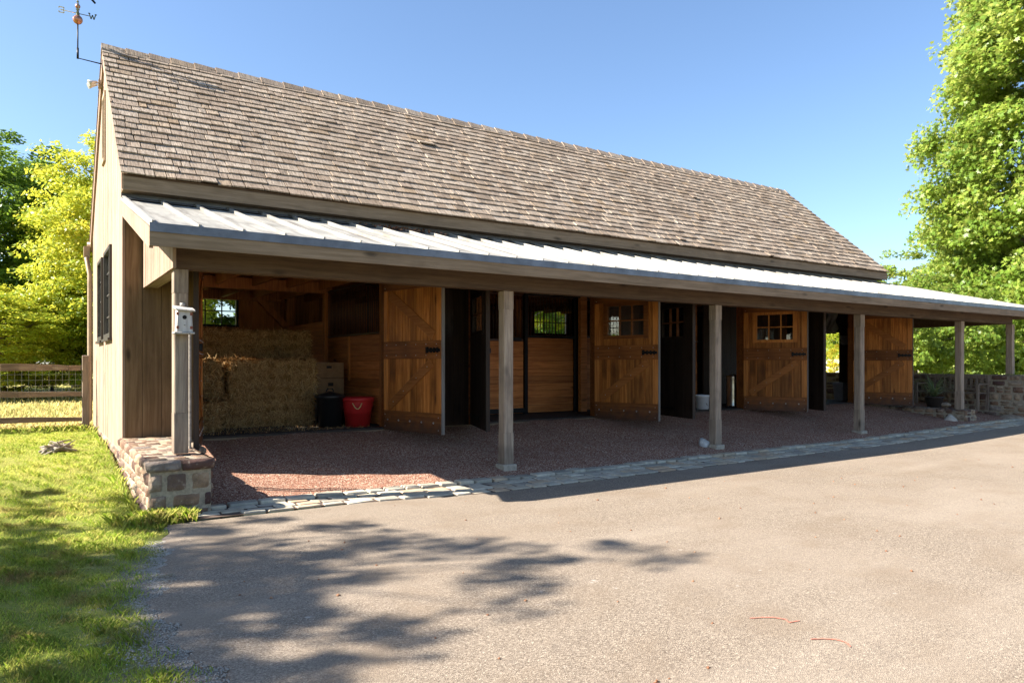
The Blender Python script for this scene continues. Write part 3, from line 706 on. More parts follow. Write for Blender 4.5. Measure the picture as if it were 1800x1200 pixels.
part(m.build('porch_ceiling', W_BEAM))
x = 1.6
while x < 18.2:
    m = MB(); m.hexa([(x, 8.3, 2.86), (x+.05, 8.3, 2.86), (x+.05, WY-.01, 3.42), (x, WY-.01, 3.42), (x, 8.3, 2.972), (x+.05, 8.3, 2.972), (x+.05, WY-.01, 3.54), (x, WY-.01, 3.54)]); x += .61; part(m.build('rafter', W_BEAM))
# beam, side infill
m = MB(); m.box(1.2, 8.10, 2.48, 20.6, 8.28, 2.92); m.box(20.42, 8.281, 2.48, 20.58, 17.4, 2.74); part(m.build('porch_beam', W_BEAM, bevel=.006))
m = MB(); m.box(1.21, 8.281, 2.48, 1.35, 10.395, 2.62); part(m.build('side_beam', W_TRIMY))
m = MB(); vboards(m, 'y', 1.175, .03, 7.98, 10.39, 2.47, lambda y: zz(y)-.022, (), .2, seed=8); part(m.build('side_infill', W_GABLE))
# posts
def post(x0, x1, y0, zb, foot, zt=2.478):
    m = MB(); y1 = y0+.15; c = .014
    m.box(x0+c*0, y0, zb, x1, y1, zb+.42); m.box(x0, y0, zt-.25, x1, y1, zt)
    # chamfered shaft (octagon)
    P = [(x0+c, y0), (x1-c, y0), (x1, y0+c), (x1, y1-c), (x1-c, y1), (x0+c, y1), (x0, y1-c), (x0, y0+c)]
    m.prism([(a, b) for a, b in P], zb+.42, zt-.25, axis='z')
    o = m.build('porch_post', W_POST, bevel=.004); part(o)
    if foot:
        f = MB(); f.box(x0-.03, y0-.04, zb-.2, x1+.03, y1+.03, zb); f.build('post_footing', CONC, o, bevel=.012, seg=2)
post(1.205, 1.345, 8.13, .56, 0); post(5.285, 5.44, 8.13, .13, 1); post(9.52, 9.67, 8.13, .13, 1); post(13.83, 13.98, 8.13, .14, 1); post(18.0, 18.15, 8.13, .42, 0); post(20.43, 20.57, 8.04, 1.22, 0); post(20.43, 20.57, 15.6, 1.22, 0)

# interior: floor, loft, partitions
m = MB(); m.box(1.0, FY+.01, .3, GX1-.05, BY-.04, .50); part(m.build('barn_floor', plain('dark_dirt_floor', (.045, .035, .028), .9, 0, .4, 12, .01)))
m = MB(); m.box(1.0, 10.44, 3.03, GX1-.05, BY-.04, 3.07)
x = 1.4
while x < 18: m.box(x, 10.44, 2.86, x+.06, BY-.05, 3.028); x += .6
part(m.build('loft_floor', W_INT))
def piece(name, f, mat): mm = MB(); f(mm); return part(mm.build(name, mat, bevel=.004))
piece('timber_plate', lambda k: k.box(1.0, BY-.25, 2.82, 4.5, BY-.08, 3.025), W_INT)
for x in (4.62, 8.95, 13.2):
    for y in (10.56, 13.25, 15.7): piece('timber_post', lambda k: k.box(x-.07, y-.07, .5, x+.07, y+.07, 3.02), W_INT)
piece('timber_brace', lambda k: k.bar((3.9, BY-.2, 2.95), (4.55, BY-.2, 2.3), .12, .12), W_INT)
piece('tie_beam', lambda k: k.box(1.0, 13.1, 2.80, 4.54, 13.25, 3.0), W_INT)
def grille(mb, axis, pos, a0, a1, z0, z1, sp=.075, r=.008):
    a = a0+sp/2
    while a < a1:
        p = (a, pos, z0) if axis == 'x' else (pos, a, z0); q = (a, pos, z1) if axis == 'x' else (pos, a, z1)
        mb.tube([p, q], r, 6); a += sp
    for z in (z0, z1):
        p = (a0, pos, z) if axis == 'x' else (pos, a0, z); q = (a1, pos, z) if axis == 'x' else (pos, a1, z); mb.bar(p, q, .04, .03)
def partition(axis, pos, a0, a1, zt, name='stall_partition', bars=True, mat=None):
    m = MB(); hboards(m, axis, pos, .035, a0, a1, .52, zt); o = m.build(name, mat or (W_STALL if axis == 'x' else W_STALLY)); part(o)
    if bars:
        m = MB(); grille(m, axis, pos+.017, a0, a1, zt+.02, 2.84); m.build('stall_bars', BARS, o)
    return o
partition('y', 4.60, 10.65, 13.18, 1.97)
partition('y', 4.60, 13.33, 15.62, 2.3, bars=False)
m = MB(); m.box(4.60, 12.02, 1.2, 4.575, 12.07, 1.97); part(m.build('partition_batten', W_STILE))
# bay two stall front
partition('x', 11.65, 4.75, 6.6, 1.97)
o = partition('x', 11.65, 6.62, 8.02, 1.93); m = MB(); m.box(8.03, 11.60, .5, 8.10, 11.70, 2.9); m.box(6.6, 11.60, .53, 8.03, 11.645, .62); m.build('stall_post', IRON, o)
o = partition('x', 11.66, 8.12, 9.28, 2.02, 'stall_door'); m = MB(); m.box(8.10, 11.63, 2.0, 9.3, 11.69, 2.05); m.box(9.28, 11.62, .5, 9.38, 11.70, 2.85); m.tube([(8.0, 11.58, 2.86), (9.6, 11.58, 2.86)], .02, 6); m.box(7.75, 11.56, 1.93, 7.92, 11.6, 2.0); m.build('door_track', IRON, o)
m = MB(); m.box(9.40, 11.55, .5, 9.56, 11.71, 3.02); part(m.build('stall_corner_post', W_STALL))
partition('x', 11.68, 9.57, 10.2, 2.03)
partition('y', 8.95, 13.3, 15.6, 2.0); 
partition('y', 9.05, 10.7, 11.5, 2.0, bars=False, mat=W_DARK) if False else None
# bay three tack wall, bay four lining
partition('x', 11.75, 10.22, 13.1, 2.9, 'tack_wall', bars=False, mat=W_INT)
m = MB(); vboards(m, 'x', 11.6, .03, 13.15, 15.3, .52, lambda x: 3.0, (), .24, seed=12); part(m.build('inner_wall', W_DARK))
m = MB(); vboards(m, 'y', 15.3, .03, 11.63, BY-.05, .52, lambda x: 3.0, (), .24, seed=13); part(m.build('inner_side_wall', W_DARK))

# ------------------------------------------------------------------ barn doors
DW, DH = 1.34, 2.37
def barn_door(hx, ang, inner, window, label=None):
    """hinge at local origin, leaf along +x; 'inner' = side (-1/+1 in local y) of the braced face"""
    T = Matrix.Translation((hx, 10.385, .475)) @ Matrix.Rotation(R(ang), 4, 'Z'); s = inner
    holes = [(.26, 1.08, 1.50, 2.1)] if window else []
    m = MB(); vboards(m, 'x', -.010, .018, 0, DW, 0, lambda x: DH, holes, .17, .005, seed=int(hx*7)); 
    yy = (.030 if s > 0 else -.031); m.mi = 1
    def stud(mb, x, z, r_=.013): mb.tube([(x, yy-.002*s, z), (x, yy+.010*s, z)], [r_, r_*.6], 8)
    for k in range(6): stud(m, .09+k*.23, 1.14, .007); stud(m, .09+k*.23, 1.3, .007)
    for x in (.05, DW-.06): stud(m, x, .06, .007); stud(m, x, .24, .007); stud(m, x, 2.17, .007)
    for t in (.1, .35, .65, .9): stud(m, .15+.98*t, .37+.67*t, .006)
    d = m.build('barn_door', [W_DOOR, BOLT]); d.parent = barn; d.matrix_local = T
    if label: d['label'] = label
    # dark stained outer skin
    m = MB(); vboards(m, 'x', -s*.0175-.006, .012, 0, DW, .004, lambda x: DH-.004, holes, .17, .004, seed=int(hx*9)); m.build('outer_boards', W_DARK, d)
    y0, y1 = (.0085, .026) if s > 0 else (-.0275, -.0135)
    def bx(mb, a0, a1, z0, z1, e=0): mb.box(a0, y0-(e if s < 0 else 0), z0, a1, y1+(e if s > 0 else 0), z1)
    for z0, z1 in ((.0, .30), (1.09, 1.35), (2.13, DH)):
        r = MB(); bx(r, .006, DW-.006, z0, z1, .004); r.build('rail', W_RAIL, d, bevel=.004)
    st = []
    for a0, a1 in ((.006, .10), (DW-.11, DW-.006)):
        for z0, z1 in ((.302, 1.088), (1.352, 2.128)):
            r = MB(); bx(r, a0, a1, z0, z1); r.build('stile', W_STILE, d, bevel=.003)
    def brace(p, q):
        yc = (y0+y1)/2; r = MB(); r.bar((p[0], yc, p[1]), (q[0], yc, q[1]), .017, .135, up=(0, 0, 1)); r.build('brace', wood_brace, d, bevel=.003)
    brace((.15, .37), (1.13, 1.04))
    if not window: brace((.17, 2.07), (1.17, 1.42))
    for k in range(5):
        for x, z, r_ in ((.11+k*.265, .16, .017), (.1+k*.27, 2.3, .012)): bb = MB(); stud(bb, x, z, r_); bb.build('bolt', BOLT, d)
    ed = MB(); ed.box(DW+.0005, -.031, .0, DW+.008, .030, DH); ed.build('edge_strip', W_DARK if s > 0 else W_GREYZ, d)
    l = MB(); yy = (y1+.0045) if s > 0 else (y0-.0045)
    l.box(DW-.30, min(yy, yy+s*.018), 1.19, DW-.02, max(yy, yy+s*.018), 1.235); l.box(DW-.31, min(yy, yy+s*.03), 1.17, DW-.275, max(yy, yy+s*.03), 1.26)
    for k in range(3): l.box(DW-.22+k*.07, min(yy, yy+s*.028), 1.175, DW-.2+k*.07, max(yy, yy+s*.028), 1.25)
    l.build('latch', IRON, d)
    h = MB()
    for z in (.16, 2.25): h.tube([(-.012, -s*.03, z-.08), (-.012, -s*.03, z+.08)], .014, 8); h.box(-.01, -s*.036-.003, z-.02, .75, -s*.036+.003, z+.02)
    h.build('hinge', IRON, d)
    if window:
        x0, x1, z0, z1 = holes[0]; wm = W_STILE if window == 2 else W_RAIL; f = MB()
        for a0, a1, c0, c1 in ((x0-.055, x0+.03, z0-.03, z1+.03), (x1-.03, x1+.055, z0-.03, z1+.03)): f.box(a0, -.036, c0, a1, .036, c1)
        f.box(x0+.031, -.034, z0-.03, x1-.031, .034, z0+.03); f.box(x0+.031, -.034, z1-.03, x1-.031, .034, z1+.03)
        f.build('window_frame', W_DARK if s > 0 else wm, d); g = MB()
        for k in (1, 2): xx = x0+.03+(x1-x0-.06)*k/3; g.box(xx-.011, -.02, z0+.03, xx+.011, .02, z1-.03)
        zz_ = (z0+z1)/2; g.box(x0+.03, -.021, zz_-.011, x1-.03, .021, zz_+.011); g.build('glazing_bar', wm, d)
        p = MB(); p.box(x0+.03, -.003, z0+.03, x1-.03, .003, z1-.03); p.build('window_pane', GLASS, d)
    return d
wood_brace = wood('brace_wood', (.16, .05, .012), (.29, .105, .026), (.38, .15, .042), 'x', .4, .5, .1)
for hx, ang, wn, lb in ((4.54, -76.1, 0, 'solid braced barn door leaf with two diagonals'), (8.79, -73.3, 1, 'barn door leaf with dark six-pane window'), (13.07, -68.3, 2, 'barn door leaf with light-framed six-pane window'), (17.33, -71.6, 0, 'rightmost solid braced barn door leaf')):
    barn_door(hx, ang, -1, wn, lb)
for hx, ang, wn in ((1.87, -102.3, 0), (6.10, -110, 1), (10.38, -104.5, 1), (14.64, -110.9, 0)): barn_door(hx, ang, 1, wn)

# ------------------------------------------------------------------ weathervane, floodlight, birdhouse
wv = empty('weathervane', (.57, 13.15, 6.28), 0, 'copper weathervane with compass letters on a black bracket above the left gable', 'weathervane')
def wp(o): o.parent = wv; return o
m = MB(); m.tube([(.36, 0, -.02), (0, 0, 0), (0, 0, .62)], .011, 8); m.tube([(0, 0, -.01), (0, 0, .16)], .016, 8); m.box(.33, -.05, -.07, .345, .05, .04); wp(m.build('bracket_pole', IRON))
m = MB(); m.lathe((0, 0, .60), [(0, -.07)]+[(.07*math.sin(t*math.pi/10), -.07*math.cos(t*math.pi/10)) for t in range(1, 10)]+[(0, .07)], 16); wp(m.build('copper_ball', COPPER))
m = MB(); m.lathe((0, 0, .81), [(0, -.037)]+[(.037*math.sin(t*math.pi/8), -.037*math.cos(t*math.pi/8)) for t in range(1, 8)]+[(0, .037)], 14); wp(m.build('small_copper_ball', COPPER))
m = MB(); m.tube([(0, 0, .66), (0, 0, 1.15)], .008, 8); m.lathe((0, 0, .66), [(.03, 0), (.012, .1), (.03, .1), (.006, .13)], 10); m.lathe((0, 0, .87), [(.006, 0), (.022, .01), (.006, .03)], 10); wp(m.build('spindle', GREENB))
def strokes(name, segs, c, u, mat, arm):
    m = MB(); c = Vector(c); u = Vector(u); nn = u.cross(Vector((0, 0, 1)))
    for (a, b), (p, q) in segs: m.bar(c+u*a+Vector((0, 0, b)), c+u*p+Vector((0, 0, q)), .015, .008, up=nn)
    m.tube(arm, .006, 6); wp(m.build(name, mat))
h = .042
strokes('letter_e', [((.03, -h), (.03, h)), ((.035, h), (-.035, h)), ((.035, -h), (-.035, -h)), ((.03, 0), (-.015, 0)), ((-.035, h), (-.035, .02)), ((-.035, -h), (-.035, -.02))], (-.215, 0, .70), (1, 0, 0), BRASS, [(0, 0, .70), (-.185, 0, .70)])
strokes('letter_w', [((-.045, h), (-.02, -h)), ((-.02, -h), (0, .025)), ((0, .025), (.02, -h)), ((.02, -h), (.045, h)), ((-.06, h), (-.03, h)), ((.03, h), (.06, h))], (.20, 0, .70), (1, 0, 0), GREENB, [(0, 0, .70), (.165, 0, .70)])
strokes('letter_n', [((-.03, -h), (-.03, h)), ((-.03, h), (.03, -h)), ((.03, -h), (.03, h))], (0, -.24, .70), (0, -1, 0), GREENB, [(0, 0, .70), (0, -.2, .70)])
strokes('letter_s', [((.03, h), (-.03, h)), ((-.03, h), (-.03, 0)), ((-.03, 0), (.03, 0)), ((.03, 0), (.03, -h)), ((.03, -h), (-.03, -h))], (0, .24, .70), (0, -1, 0), GREENB, [(0, 0, .70), (0, .2, .70)])
m = MB(); hp = [(-.36, 1.22), (-.30, 1.3), (-.27, 1.37), (-.22, 1.33), (-.18, 1.27), (-.05, 1.24), (.10, 1.25), (.16, 1.24), (.22, 1.16), (.26, 1.02), (.235, 1.0), (.2, 1.08), (.16, 1.12), (.17, 1.02), (.25, .93), (.23, .91), (.12, 1.02), (.08, 1.1), (-.06, 1.1), (-.2, 1.02), (-.3, 1.0), (-.31, 1.02), (-.2, 1.08), (-.2, 1.15), (-.3, 1.17)]
m.prism(hp, -.006, .006, 'y'); wp(m.build('running_animal_vane', IRON))
fl = empty('floodlight', (.93, 13.5, 6.05), 0, 'twin-socket security floodlight high on the left gable', 'floodlight')
m = MB(); m.box(-.06, -.05, -.06, .005, .05, .06); o = m.build('mount_box', GUT, fl)
m = MB()
for dy in (-.09, .05): m.tube([(-.05, dy*.5, 0), (-.10, dy, -.01)], .012, 8); m.tube([(-.08, dy, 0), (-.13, dy-.01, -.02), (-.20, dy-.02, -.05)], [.02, .03, .05], 12)
m.build('lamp_head', FLOODL, fl)
bh = empty('birdhouse', (1.285, 8.05, 1.82), 0, 'whitewashed wooden birdhouse nailed to the leftmost porch post', 'birdhouse')
m = MB(); m.hexa([(-.075, -.06, 0), (.08, -.06, 0), (.08, .075, 0), (-.075, .075, 0), (-.065, -.06, .215), (.07, -.06, .215), (.07, .075, .25), (-.065, .075, .25)]); m.build('box', W_WHITE, bh, bevel=.004)
m = MB(); m.hexa([(-.095, -.10, .217), (.10, -.10, .205), (.10, .078, .245), (-.095, .078, .258), (-.095, -.10, .237), (.10, -.10, .225), (.10, .078, .265), (-.095, .078, .278)]); m.build('roof', W_WHITE, bh, bevel=.008)
m = MB(); m.box(-.1, -.085, -.022, .095, .078, -.001); m.build('base', W_WHITE, bh, bevel=.005)
m = MB(); m.tube([(0, -.055, .15), (0, -.0625, .15)], .021, 16); m.build('entrance_hole', plain('hole_dark', (.01, .008, .006), .9), bh)
m = MB(); m.tube([(0, .0, .07), (0, -.075, .07)], .006, 8); m.build('perch', W_GREY, bh)
m = MB(); m.tube([(.0, .066, .27), (0, .066, .285), (0, .066, .305)], .025, 12); m.build('hanging_tab', W_WHITE, bh)
m = MB()
for x in (-.066, .064):
    for z in (.03, .17): m.box(x-.012, -.0645, z, x+.012, -.0605, z+.03)
m.build('rust_clip', plain('rust', (.22, .07, .04), .8), bh)
tag(MB().bar((1.37, 8.5, .56), (1.37, 8.5, 2.05), .022, .03).bar((1.43, 8.55, .56), (1.43, 8.55, 2.1), .022, .03).build('leaning_slats', W_GREY), 'pair of thin weathered slats standing behind the left porch post', 'wooden slats')

# ------------------------------------------------------------------ hay and stored things
def hay_bale(c, size, label, seed, n=9000):
    e = empty('hay_bale', (c[0], c[1], c[2]), 0, label, 'hay bale', 'hay bales stacked in the barn'); r2 = np.random.default_rng(seed)
    sx, sy, sz = size; bm = bmesh.new(); bmesh.ops.create_cube(bm, size=1); bmesh.ops.subdivide_edges(bm, edges=bm.edges, cuts=14, use_grid_fill=True)
    for v in bm.verts:
        p = v.co.copy(); k = .07*(math.sin(p.x*sx*31+seed)+math.sin(p.z*sz*37+p.y*9)+math.sin((p.x+p.y)*sy*53))*.35
        q = Vector((p.x*sx, p.y*sy, (p.z+.5)*sz)); f = 1-.1*(abs(2*p.x)**4*abs(2*p.z)**4); q.x *= f; v.co = q+p.normalized()*k
        v.co.z += .02*math.sin(p.x*7+seed)
    me = bpy.data.meshes.new('bale_core'); bm.to_mesh(me); bm.free(); me.materials.append(HAY)
    o = bpy.data.objects.new('bale_core', me); COL.objects.link(o); o.parent = e
    # straws
    face = r2.choice(3, n, p=[.55, .25, .2]); u = r2.uniform(-.5, .5, n); v = r2.uniform(0, 1, n); P = np.zeros((n, 3)); N = np.zeros((n, 3))
    f0 = face == 0; P[f0] = np.stack([u[f0]*sx, np.full(f0.sum(), -sy/2), v[f0]*sz], 1); N[f0] = (0, -1, 0)
    f1 = face == 1; P[f1] = np.stack([u[f1]*sx, (v[f1]-.5)*sy, np.full(f1.sum(), sz)], 1); N[f1] = (0, 0, 1)
    f2 = face == 2; sg = np.where(r2.random(f2.sum()) < .5, -1, 1); P[f2] = np.stack([sg*sx/2, u[f2]*sy, v[f2]*sz], 1); N[f2] = np.stack([sg, 0*sg, 0*sg], 1)
    d = r2.normal(0, 1, (n, 3)); d -= N*(d*N).sum(1)[:, None]*.82; d /= np.linalg.norm(d, axis=1)[:, None]; L = r2.uniform(.03, .15, n)[:, None]; 
    s = np.cross(d, N); s /= np.linalg.norm(s, axis=1)[:, None]+1e-6; wd = .0026
    A = P+N*.008; B = P+d*L+N*r2.uniform(.0, .05, n)[:, None]; Mx = (A+B)/2+N*r2.uniform(0, .02, n)[:, None]
    V = np.stack([A-s*wd, A+s*wd, Mx+s*wd, B, Mx-s*wd], 1).reshape(-1, 3); Fi = np.array([[0, 1, 2, 3, 4]])+np.arange(n)[:, None]*5
    fast_mesh('straws', V, Fi, STRAW, e)
    t = MB()
    for xx in (-sx*.22, sx*.22): t.tube([(xx, -sy/2-.018, .0), (xx, -sy/2-.02, sz*.5), (xx, -sy/2-.018, sz-.01), (xx, -sy/2+.05, sz+.015), (xx, sy/2, sz+.015)], .006, 5)
    t.build('twine', TWINE, e); return e
hay_bale((3.12, 11.9, .5), (1.34, .62, .52), 'hay bale on the barn floor, lower of the sunlit front stack', 1)
hay_bale((3.16, 11.84, 1.01), (1.30, .6, .52), 'hay bale topping the sunlit front stack', 2)
hay_bale((3.2, 12.85, .5), (1.9, .55, .52), 'hay bale hidden at the bottom behind the front stack', 3, 600)
hay_bale((3.2, 12.85, 1.02), (1.9, .55, .50), 'hay bale behind the front stack, under the topmost bale', 6, 600)
hay_bale((3.13, 12.95, 1.53), (1.9, .55, .50), 'topmost hay bale just under the back window', 4)
hay_bale((2.0, 11.35, .5), (.5, .55, .42), 'small hay bale end at the lower left of the doorway', 5, 3500)
hay_bale((1.95, 11.9, .5), (.9, .5, 1.03), 'tall hay bale standing left of the front stack', 7, 3500)
def lstraw(n):
    x = rng.uniform(1.95, 4.4, n); y = rng.uniform(10.5, 11.6, n); return np.stack([x, y, np.full(n, .505)], 1)
tag(grass('loose_hay', 1500, lstraw, .01, .035, STRAW, .0025), 'loose hay strewn on the barn floor before the bales', 'hay', kind='stuff')
def pstraw(n):
    k = rng.integers(0, 4, n); x = np.where(k == 0, rng.uniform(1.9, 17, n), rng.normal(3.2, .8, n)); y = 10.3-np.abs(rng.normal(0, .55, n)); y = np.maximum(y, 8.1); x = np.maximum(x, 1.7); return np.stack([x, y, gz(x, y)+.008], 1)
def flat_straw(name, n, posf, mat):
    P = posf(n); a = rng.uniform(0, 6.28, n); d = np.stack([np.cos(a), np.sin(a), rng.uniform(-.05, .12, n)], 1)*rng.uniform(.03, .1, n)[:, None]; q = np.stack([-np.sin(a), np.cos(a), 0*a], 1)*.0022
    return fast_mesh(name, np.stack([P-q, P+q, P+d+q, P+d-q], 1).reshape(-1, 3), np.array([[0, 1, 2, 3]])+np.arange(n)[:, None]*4, mat)
tag(flat_straw('stray_straw', 900, pstraw, STRAW), 'stray bits of straw lying on the porch gravel near the doors', 'straw', kind='stuff')
# red tub
tb = empty('tub', (4.27, 10.83, .50), 0, 'red plastic tub with a rope handle beside the hay', 'tub')
m = MB(); m.lathe((0, 0, 0), [(0, 0), (.19, 0), (.235, .40), (.26, .40), (.262, .46), (.25, .46), (.245, .42), (.185, .02), (0, .02)], 28)
for z in (.36, .33): m.lathe((0, 0, z), [(.234, 0), (.24, .006), (.234, .012)], 28)
m.build('tub_shell', RED, tb)
m = MB(); a = R(-115); m.tube([(.25*math.cos(a+t*.28), .27*math.sin(a+t*.28)-.02*(1-t*t), .38-.09*(1-t*t)) for t in (-1, -.6, -.2, .2, .6, 1)], .008, 6); m.build('rope_handle', ROPE, tb)
bn = empty('bin', (3.86, 10.95, .50), 0, 'black plastic bin standing left of the red tub', 'bin')
m = MB(); m.lathe((0, 0, 0), [(0, 0), (.17, 0), (.21, .45), (.235, .46), (.23, .5), (.0, .56)], 24); m.build('bin_body', BLACKP, bn)
m = MB(); m.tube([(-.06, 0, .555), (-.04, 0, .6), (.04, 0, .6), (.06, 0, .555)], .012, 6); m.build('lid_handle', BLACKP, bn)
def cbox(c, s, label, rz, mat, holes=True):
    e = empty('cardboard_box', c, rz, label, 'box'); m = MB(); m.box(-s[0]/2, -s[1]/2, 0, s[0]/2, s[1]/2, s[2]); m.build('carton', mat, e, bevel=.006)
    m = MB(); m.box(-s[0]/2, -.025, s[2]+.001, s[0]/2, .025, s[2]+.003); m.build('tape', CARDW, e)
    m = MB(); m.box(-.05, -s[1]/2-.003, s[2]*.62, .05, -s[1]/2-.001, s[2]*.78); m.build('hand_hole', BLACKP, e)
    m = MB(); m.box(-s[0]/2-.003, -s[1]/2+.03, .03, -s[0]/2-.001, s[1]/2-.03, s[2]-.04); m.build('printed_side', CARDW, e)
cbox((4.18, 12.1, .5), (.55, .42, .38), 'dark lower box against the stall partition behind the tub', R(14), LEATHER)
cbox((4.18, 12.1, .885), (.52, .38, .36), 'brown middle cardboard box of the stack behind the tub', R(10), CARD)
cbox((4.14, 12.1, 1.25), (.60, .38, .26), 'topmost cardboard box of the stack behind the tub', R(14), CARD)
# white pail
pl = empty('pail', (12.1, 10.72, .50), 0, 'white plastic pail with a blue printed band inside the third doorway', 'pail')
m = MB(); m.lathe((0, 0, 0), [(0, 0), (.14, 0), (.155, .27), (.167, .27), (.167, .31), (.158, .31), (.15, .02), (0, .02)], 24); m.build('pail_shell', WHITEP, pl)
m = MB(); m.lathe((0, 0, .2), [(.1535, 0), (.1545, .022)], 24); m.build('printed_band', BLUEP, pl)
m = MB(); m.bar((-.04, -.153, .14), (-.015, -.155, .1), .004, .008, up=(0, 1, 0)); m.bar((-.04, -.153, .14), (.03, -.153, .07), .004, .006, up=(0, 1, 0)); m.build('printed_mark', BLACKP, pl)
cn = empty('metal_can', (13.45, 10.98, .50), 0, 'tall galvanised can standing in the dark third doorway', 'can')
m = MB(); pr = [(0, 0), (.16, 0), (.16, .03)]+[(.153, .05), (.157, .2), (.157, .5), (.153, .62)]+[(.165, .68), (.165, .71), (.0, .74)]; m.lathe((0, 0, 0), pr, 32); m.build('can_body', STEEL, cn)
m = MB(); m.tube([(-.05, 0, .72), (-.03, 0, .77), (.03, 0, .77), (.05, 0, .72)], .007, 6); m.build('lid_handle', STEEL, cn)
br = empty('bridle', (12.72, 11.7, 2.0), 0, 'dark leather bridle hanging on the tack wall above the pail', 'bridle')
m = MB(); m.tube([(-.3, -.05, 0), (.3, -.05, 0)], .012, 6); m.build('tack_bar', STEEL, br)
m = MB(); rb = random.Random(3)
for k in range(9):
    x = rb.uniform(-.13, .13); l = rb.uniform(.5, 1.05); m.tube([(x, -.06, 0), (x+rb.uniform(-.04, .04), -.09, -l*.5), (x+rb.uniform(-.05, .05), -.07, -l)], .02, 6)
m.build('straps', LEATHER, br)
# plastic sheet, meter box, waste bin near end doorway
bm = bmesh.new(); bmesh.ops.create_grid(bm, x_segments=40, y_segments=30, size=.5)
for v in bm.verts:
    u, vv = v.co.x, v.co.y; d = .05*math.sin(u*22+3*math.sin(vv*6))*(.6+.5*math.sin(vv*9+u*5))+.03*math.sin(u*47+vv*13)
    v.co = Vector((-d, u*1.15, (vv)*.62+.03*math.sin(u*9)-(.1*(u*2)**2)*(.5-vv)))
me = bpy.data.meshes.new('plastic_sheet'); bm.to_mesh(me); bm.free(); me.materials.append(SHEET)
for p in me.polygons: p.use_smooth = True
o = bpy.data.objects.new('plastic_sheet', me); COL.objects.link(o); o.location = (18.12, 11.9, 2.66); o.modifiers.new('thickness', 'SOLIDIFY').thickness = .003
tag(o, 'crumpled translucent plastic sheet hung above the end doorway', 'plastic sheet')
e = empty('switch_box', (18.2, 11.13, 2.12), 0, 'small metal switch box on the wall right of the end doorway', 'switch box')
m = MB(); m.box(-.06, -.1, -.12, .05, .1, .12); m.build('box_body', GREYP, e, bevel=.008); m = MB(); m.box(-.068, -.07, -.09, -.0605, .07, .05); m.build('cover', RED if False else GREYP, e)
e = empty('waste_bin', (17.98, 11.13, .50), 0, 'small grey waste bin beside the end doorway', 'bin')
m = MB(); m.hexa([(-.11, -.11, 0), (.11, -.11, 0), (.11, .11, 0), (-.11, .11, 0), (-.14, -.15, .46), (.14, -.15, .46), (.14, .15, .46), (-.14, .15, .46)]); m.build('bin_body', GREYP, e, bevel=.01)
m = MB(); m.box(-.15, -.16, .461, .15, .16, .48); m.build('rim', GREYP, e)

# ------------------------------------------------------------------ bench, plant, sticks, chalk
bc = empty('bench', (20.08, 9.25, .33), 0, 'weathered slatted garden bench against the tall stone wall', 'bench')
BWD = W_FENCEP
L2 = .75
m = MB()
for k in range(5): m.box(-.42+k*.1, -L2, .40, -.34+k*.1, L2, .425)
m.build('seat', BWD, bc)
m = MB(); m.bar((.12, -L2, .82), (.12, L2, .82), .04, .09); m.bar((.09, -L2, .5), (.09, L2, .5), .03, .06)
k = -L2+.12
while k < L2-.05: m.bar((.09, k, .5), (.12, k, .8), .02, .06, up=(0, 1, 0)); k += .13
m.build('backrest', BWD, bc)
for y in (-L2, L2):
    for x0 in (-.42, .08):
        m = MB(); m.bar((x0, y, -.02), (x0+(.05 if x0 > 0 else 0), y, .86 if x0 > 0 else .62), .06, .06, up=(0, 1, 0)); m.build('leg', BWD, bc)
    m = MB(); m.box(-.46, y-.04, .621, .09, y+.04, .65); m.build('armrest', BWD, bc)
pt = empty('potted_plant', (18.75, 9.1, .36), 0, 'arching strappy-leaved plant in a dark pot behind the low wall', 'plant')
m = MB(); m.lathe((0, 0, 0), [(0, 0), (.15, 0), (.2, .28), (.22, .28), (.21, .31), (.18, .27), (0, .25)], 20); m.build('pot', plain('dark_pot', (.05, .04, .035), .7), pt)
m = MB(); rp = random.Random(9)
for k in range(110):
    a = rp.uniform(0, 6.28); l = rp.uniform(.35, .95); up = rp.uniform(.15, .75); pr_ = []; 
    for t in range(6):
        q = t/5; rr = l*q*(.55+.45*q); pr_.append((math.cos(a)*rr, math.sin(a)*rr, .28+up*math.sin(q*2.4)*l))
    for i in range(5):
        w0 = .016*(1-i/5.5); w1 = .016*(1-(i+1)/5.5); sd = Vector((-math.sin(a), math.cos(a), 0)); p0, p1 = Vector(pr_[i]), Vector(pr_[i+1])
        m.add([p0-sd*w0, p0+sd*w0, p1+sd*w1, p1-sd*w1], [(0, 1, 2, 3)])
m.build('leaves', leafmat('strappy_leaf', [(0, (.05, .09, .03)), (.6, (.14, .2, .08)), (1, (.3, .32, .16))], .3, 2), pt)
m = MB(); rq = random.Random(12)
for k in range(34):
    a = rq.uniform(0, 6.28); c = Vector((rq.uniform(-.12, .12), rq.uniform(-.12, .12), rq.uniform(.01, .1))); d = Vector((math.cos(a), math.sin(a)*.6, rq.uniform(-.1, .6)))*rq.uniform(.1, .2)
    pm = c+Vector((rq.uniform(-.03, .03), rq.uniform(-.03, .03), rq.uniform(-.02, .04))); m.tube([c-d, pm, c+d*.9], [.013, .016, .006], 6)
o = m.build('stick_heap', BARKP); o.location = (.26, 11.75, .28); tag(o, 'heap of gnarled dry roots and sticks lying on the lawn', 'sticks')
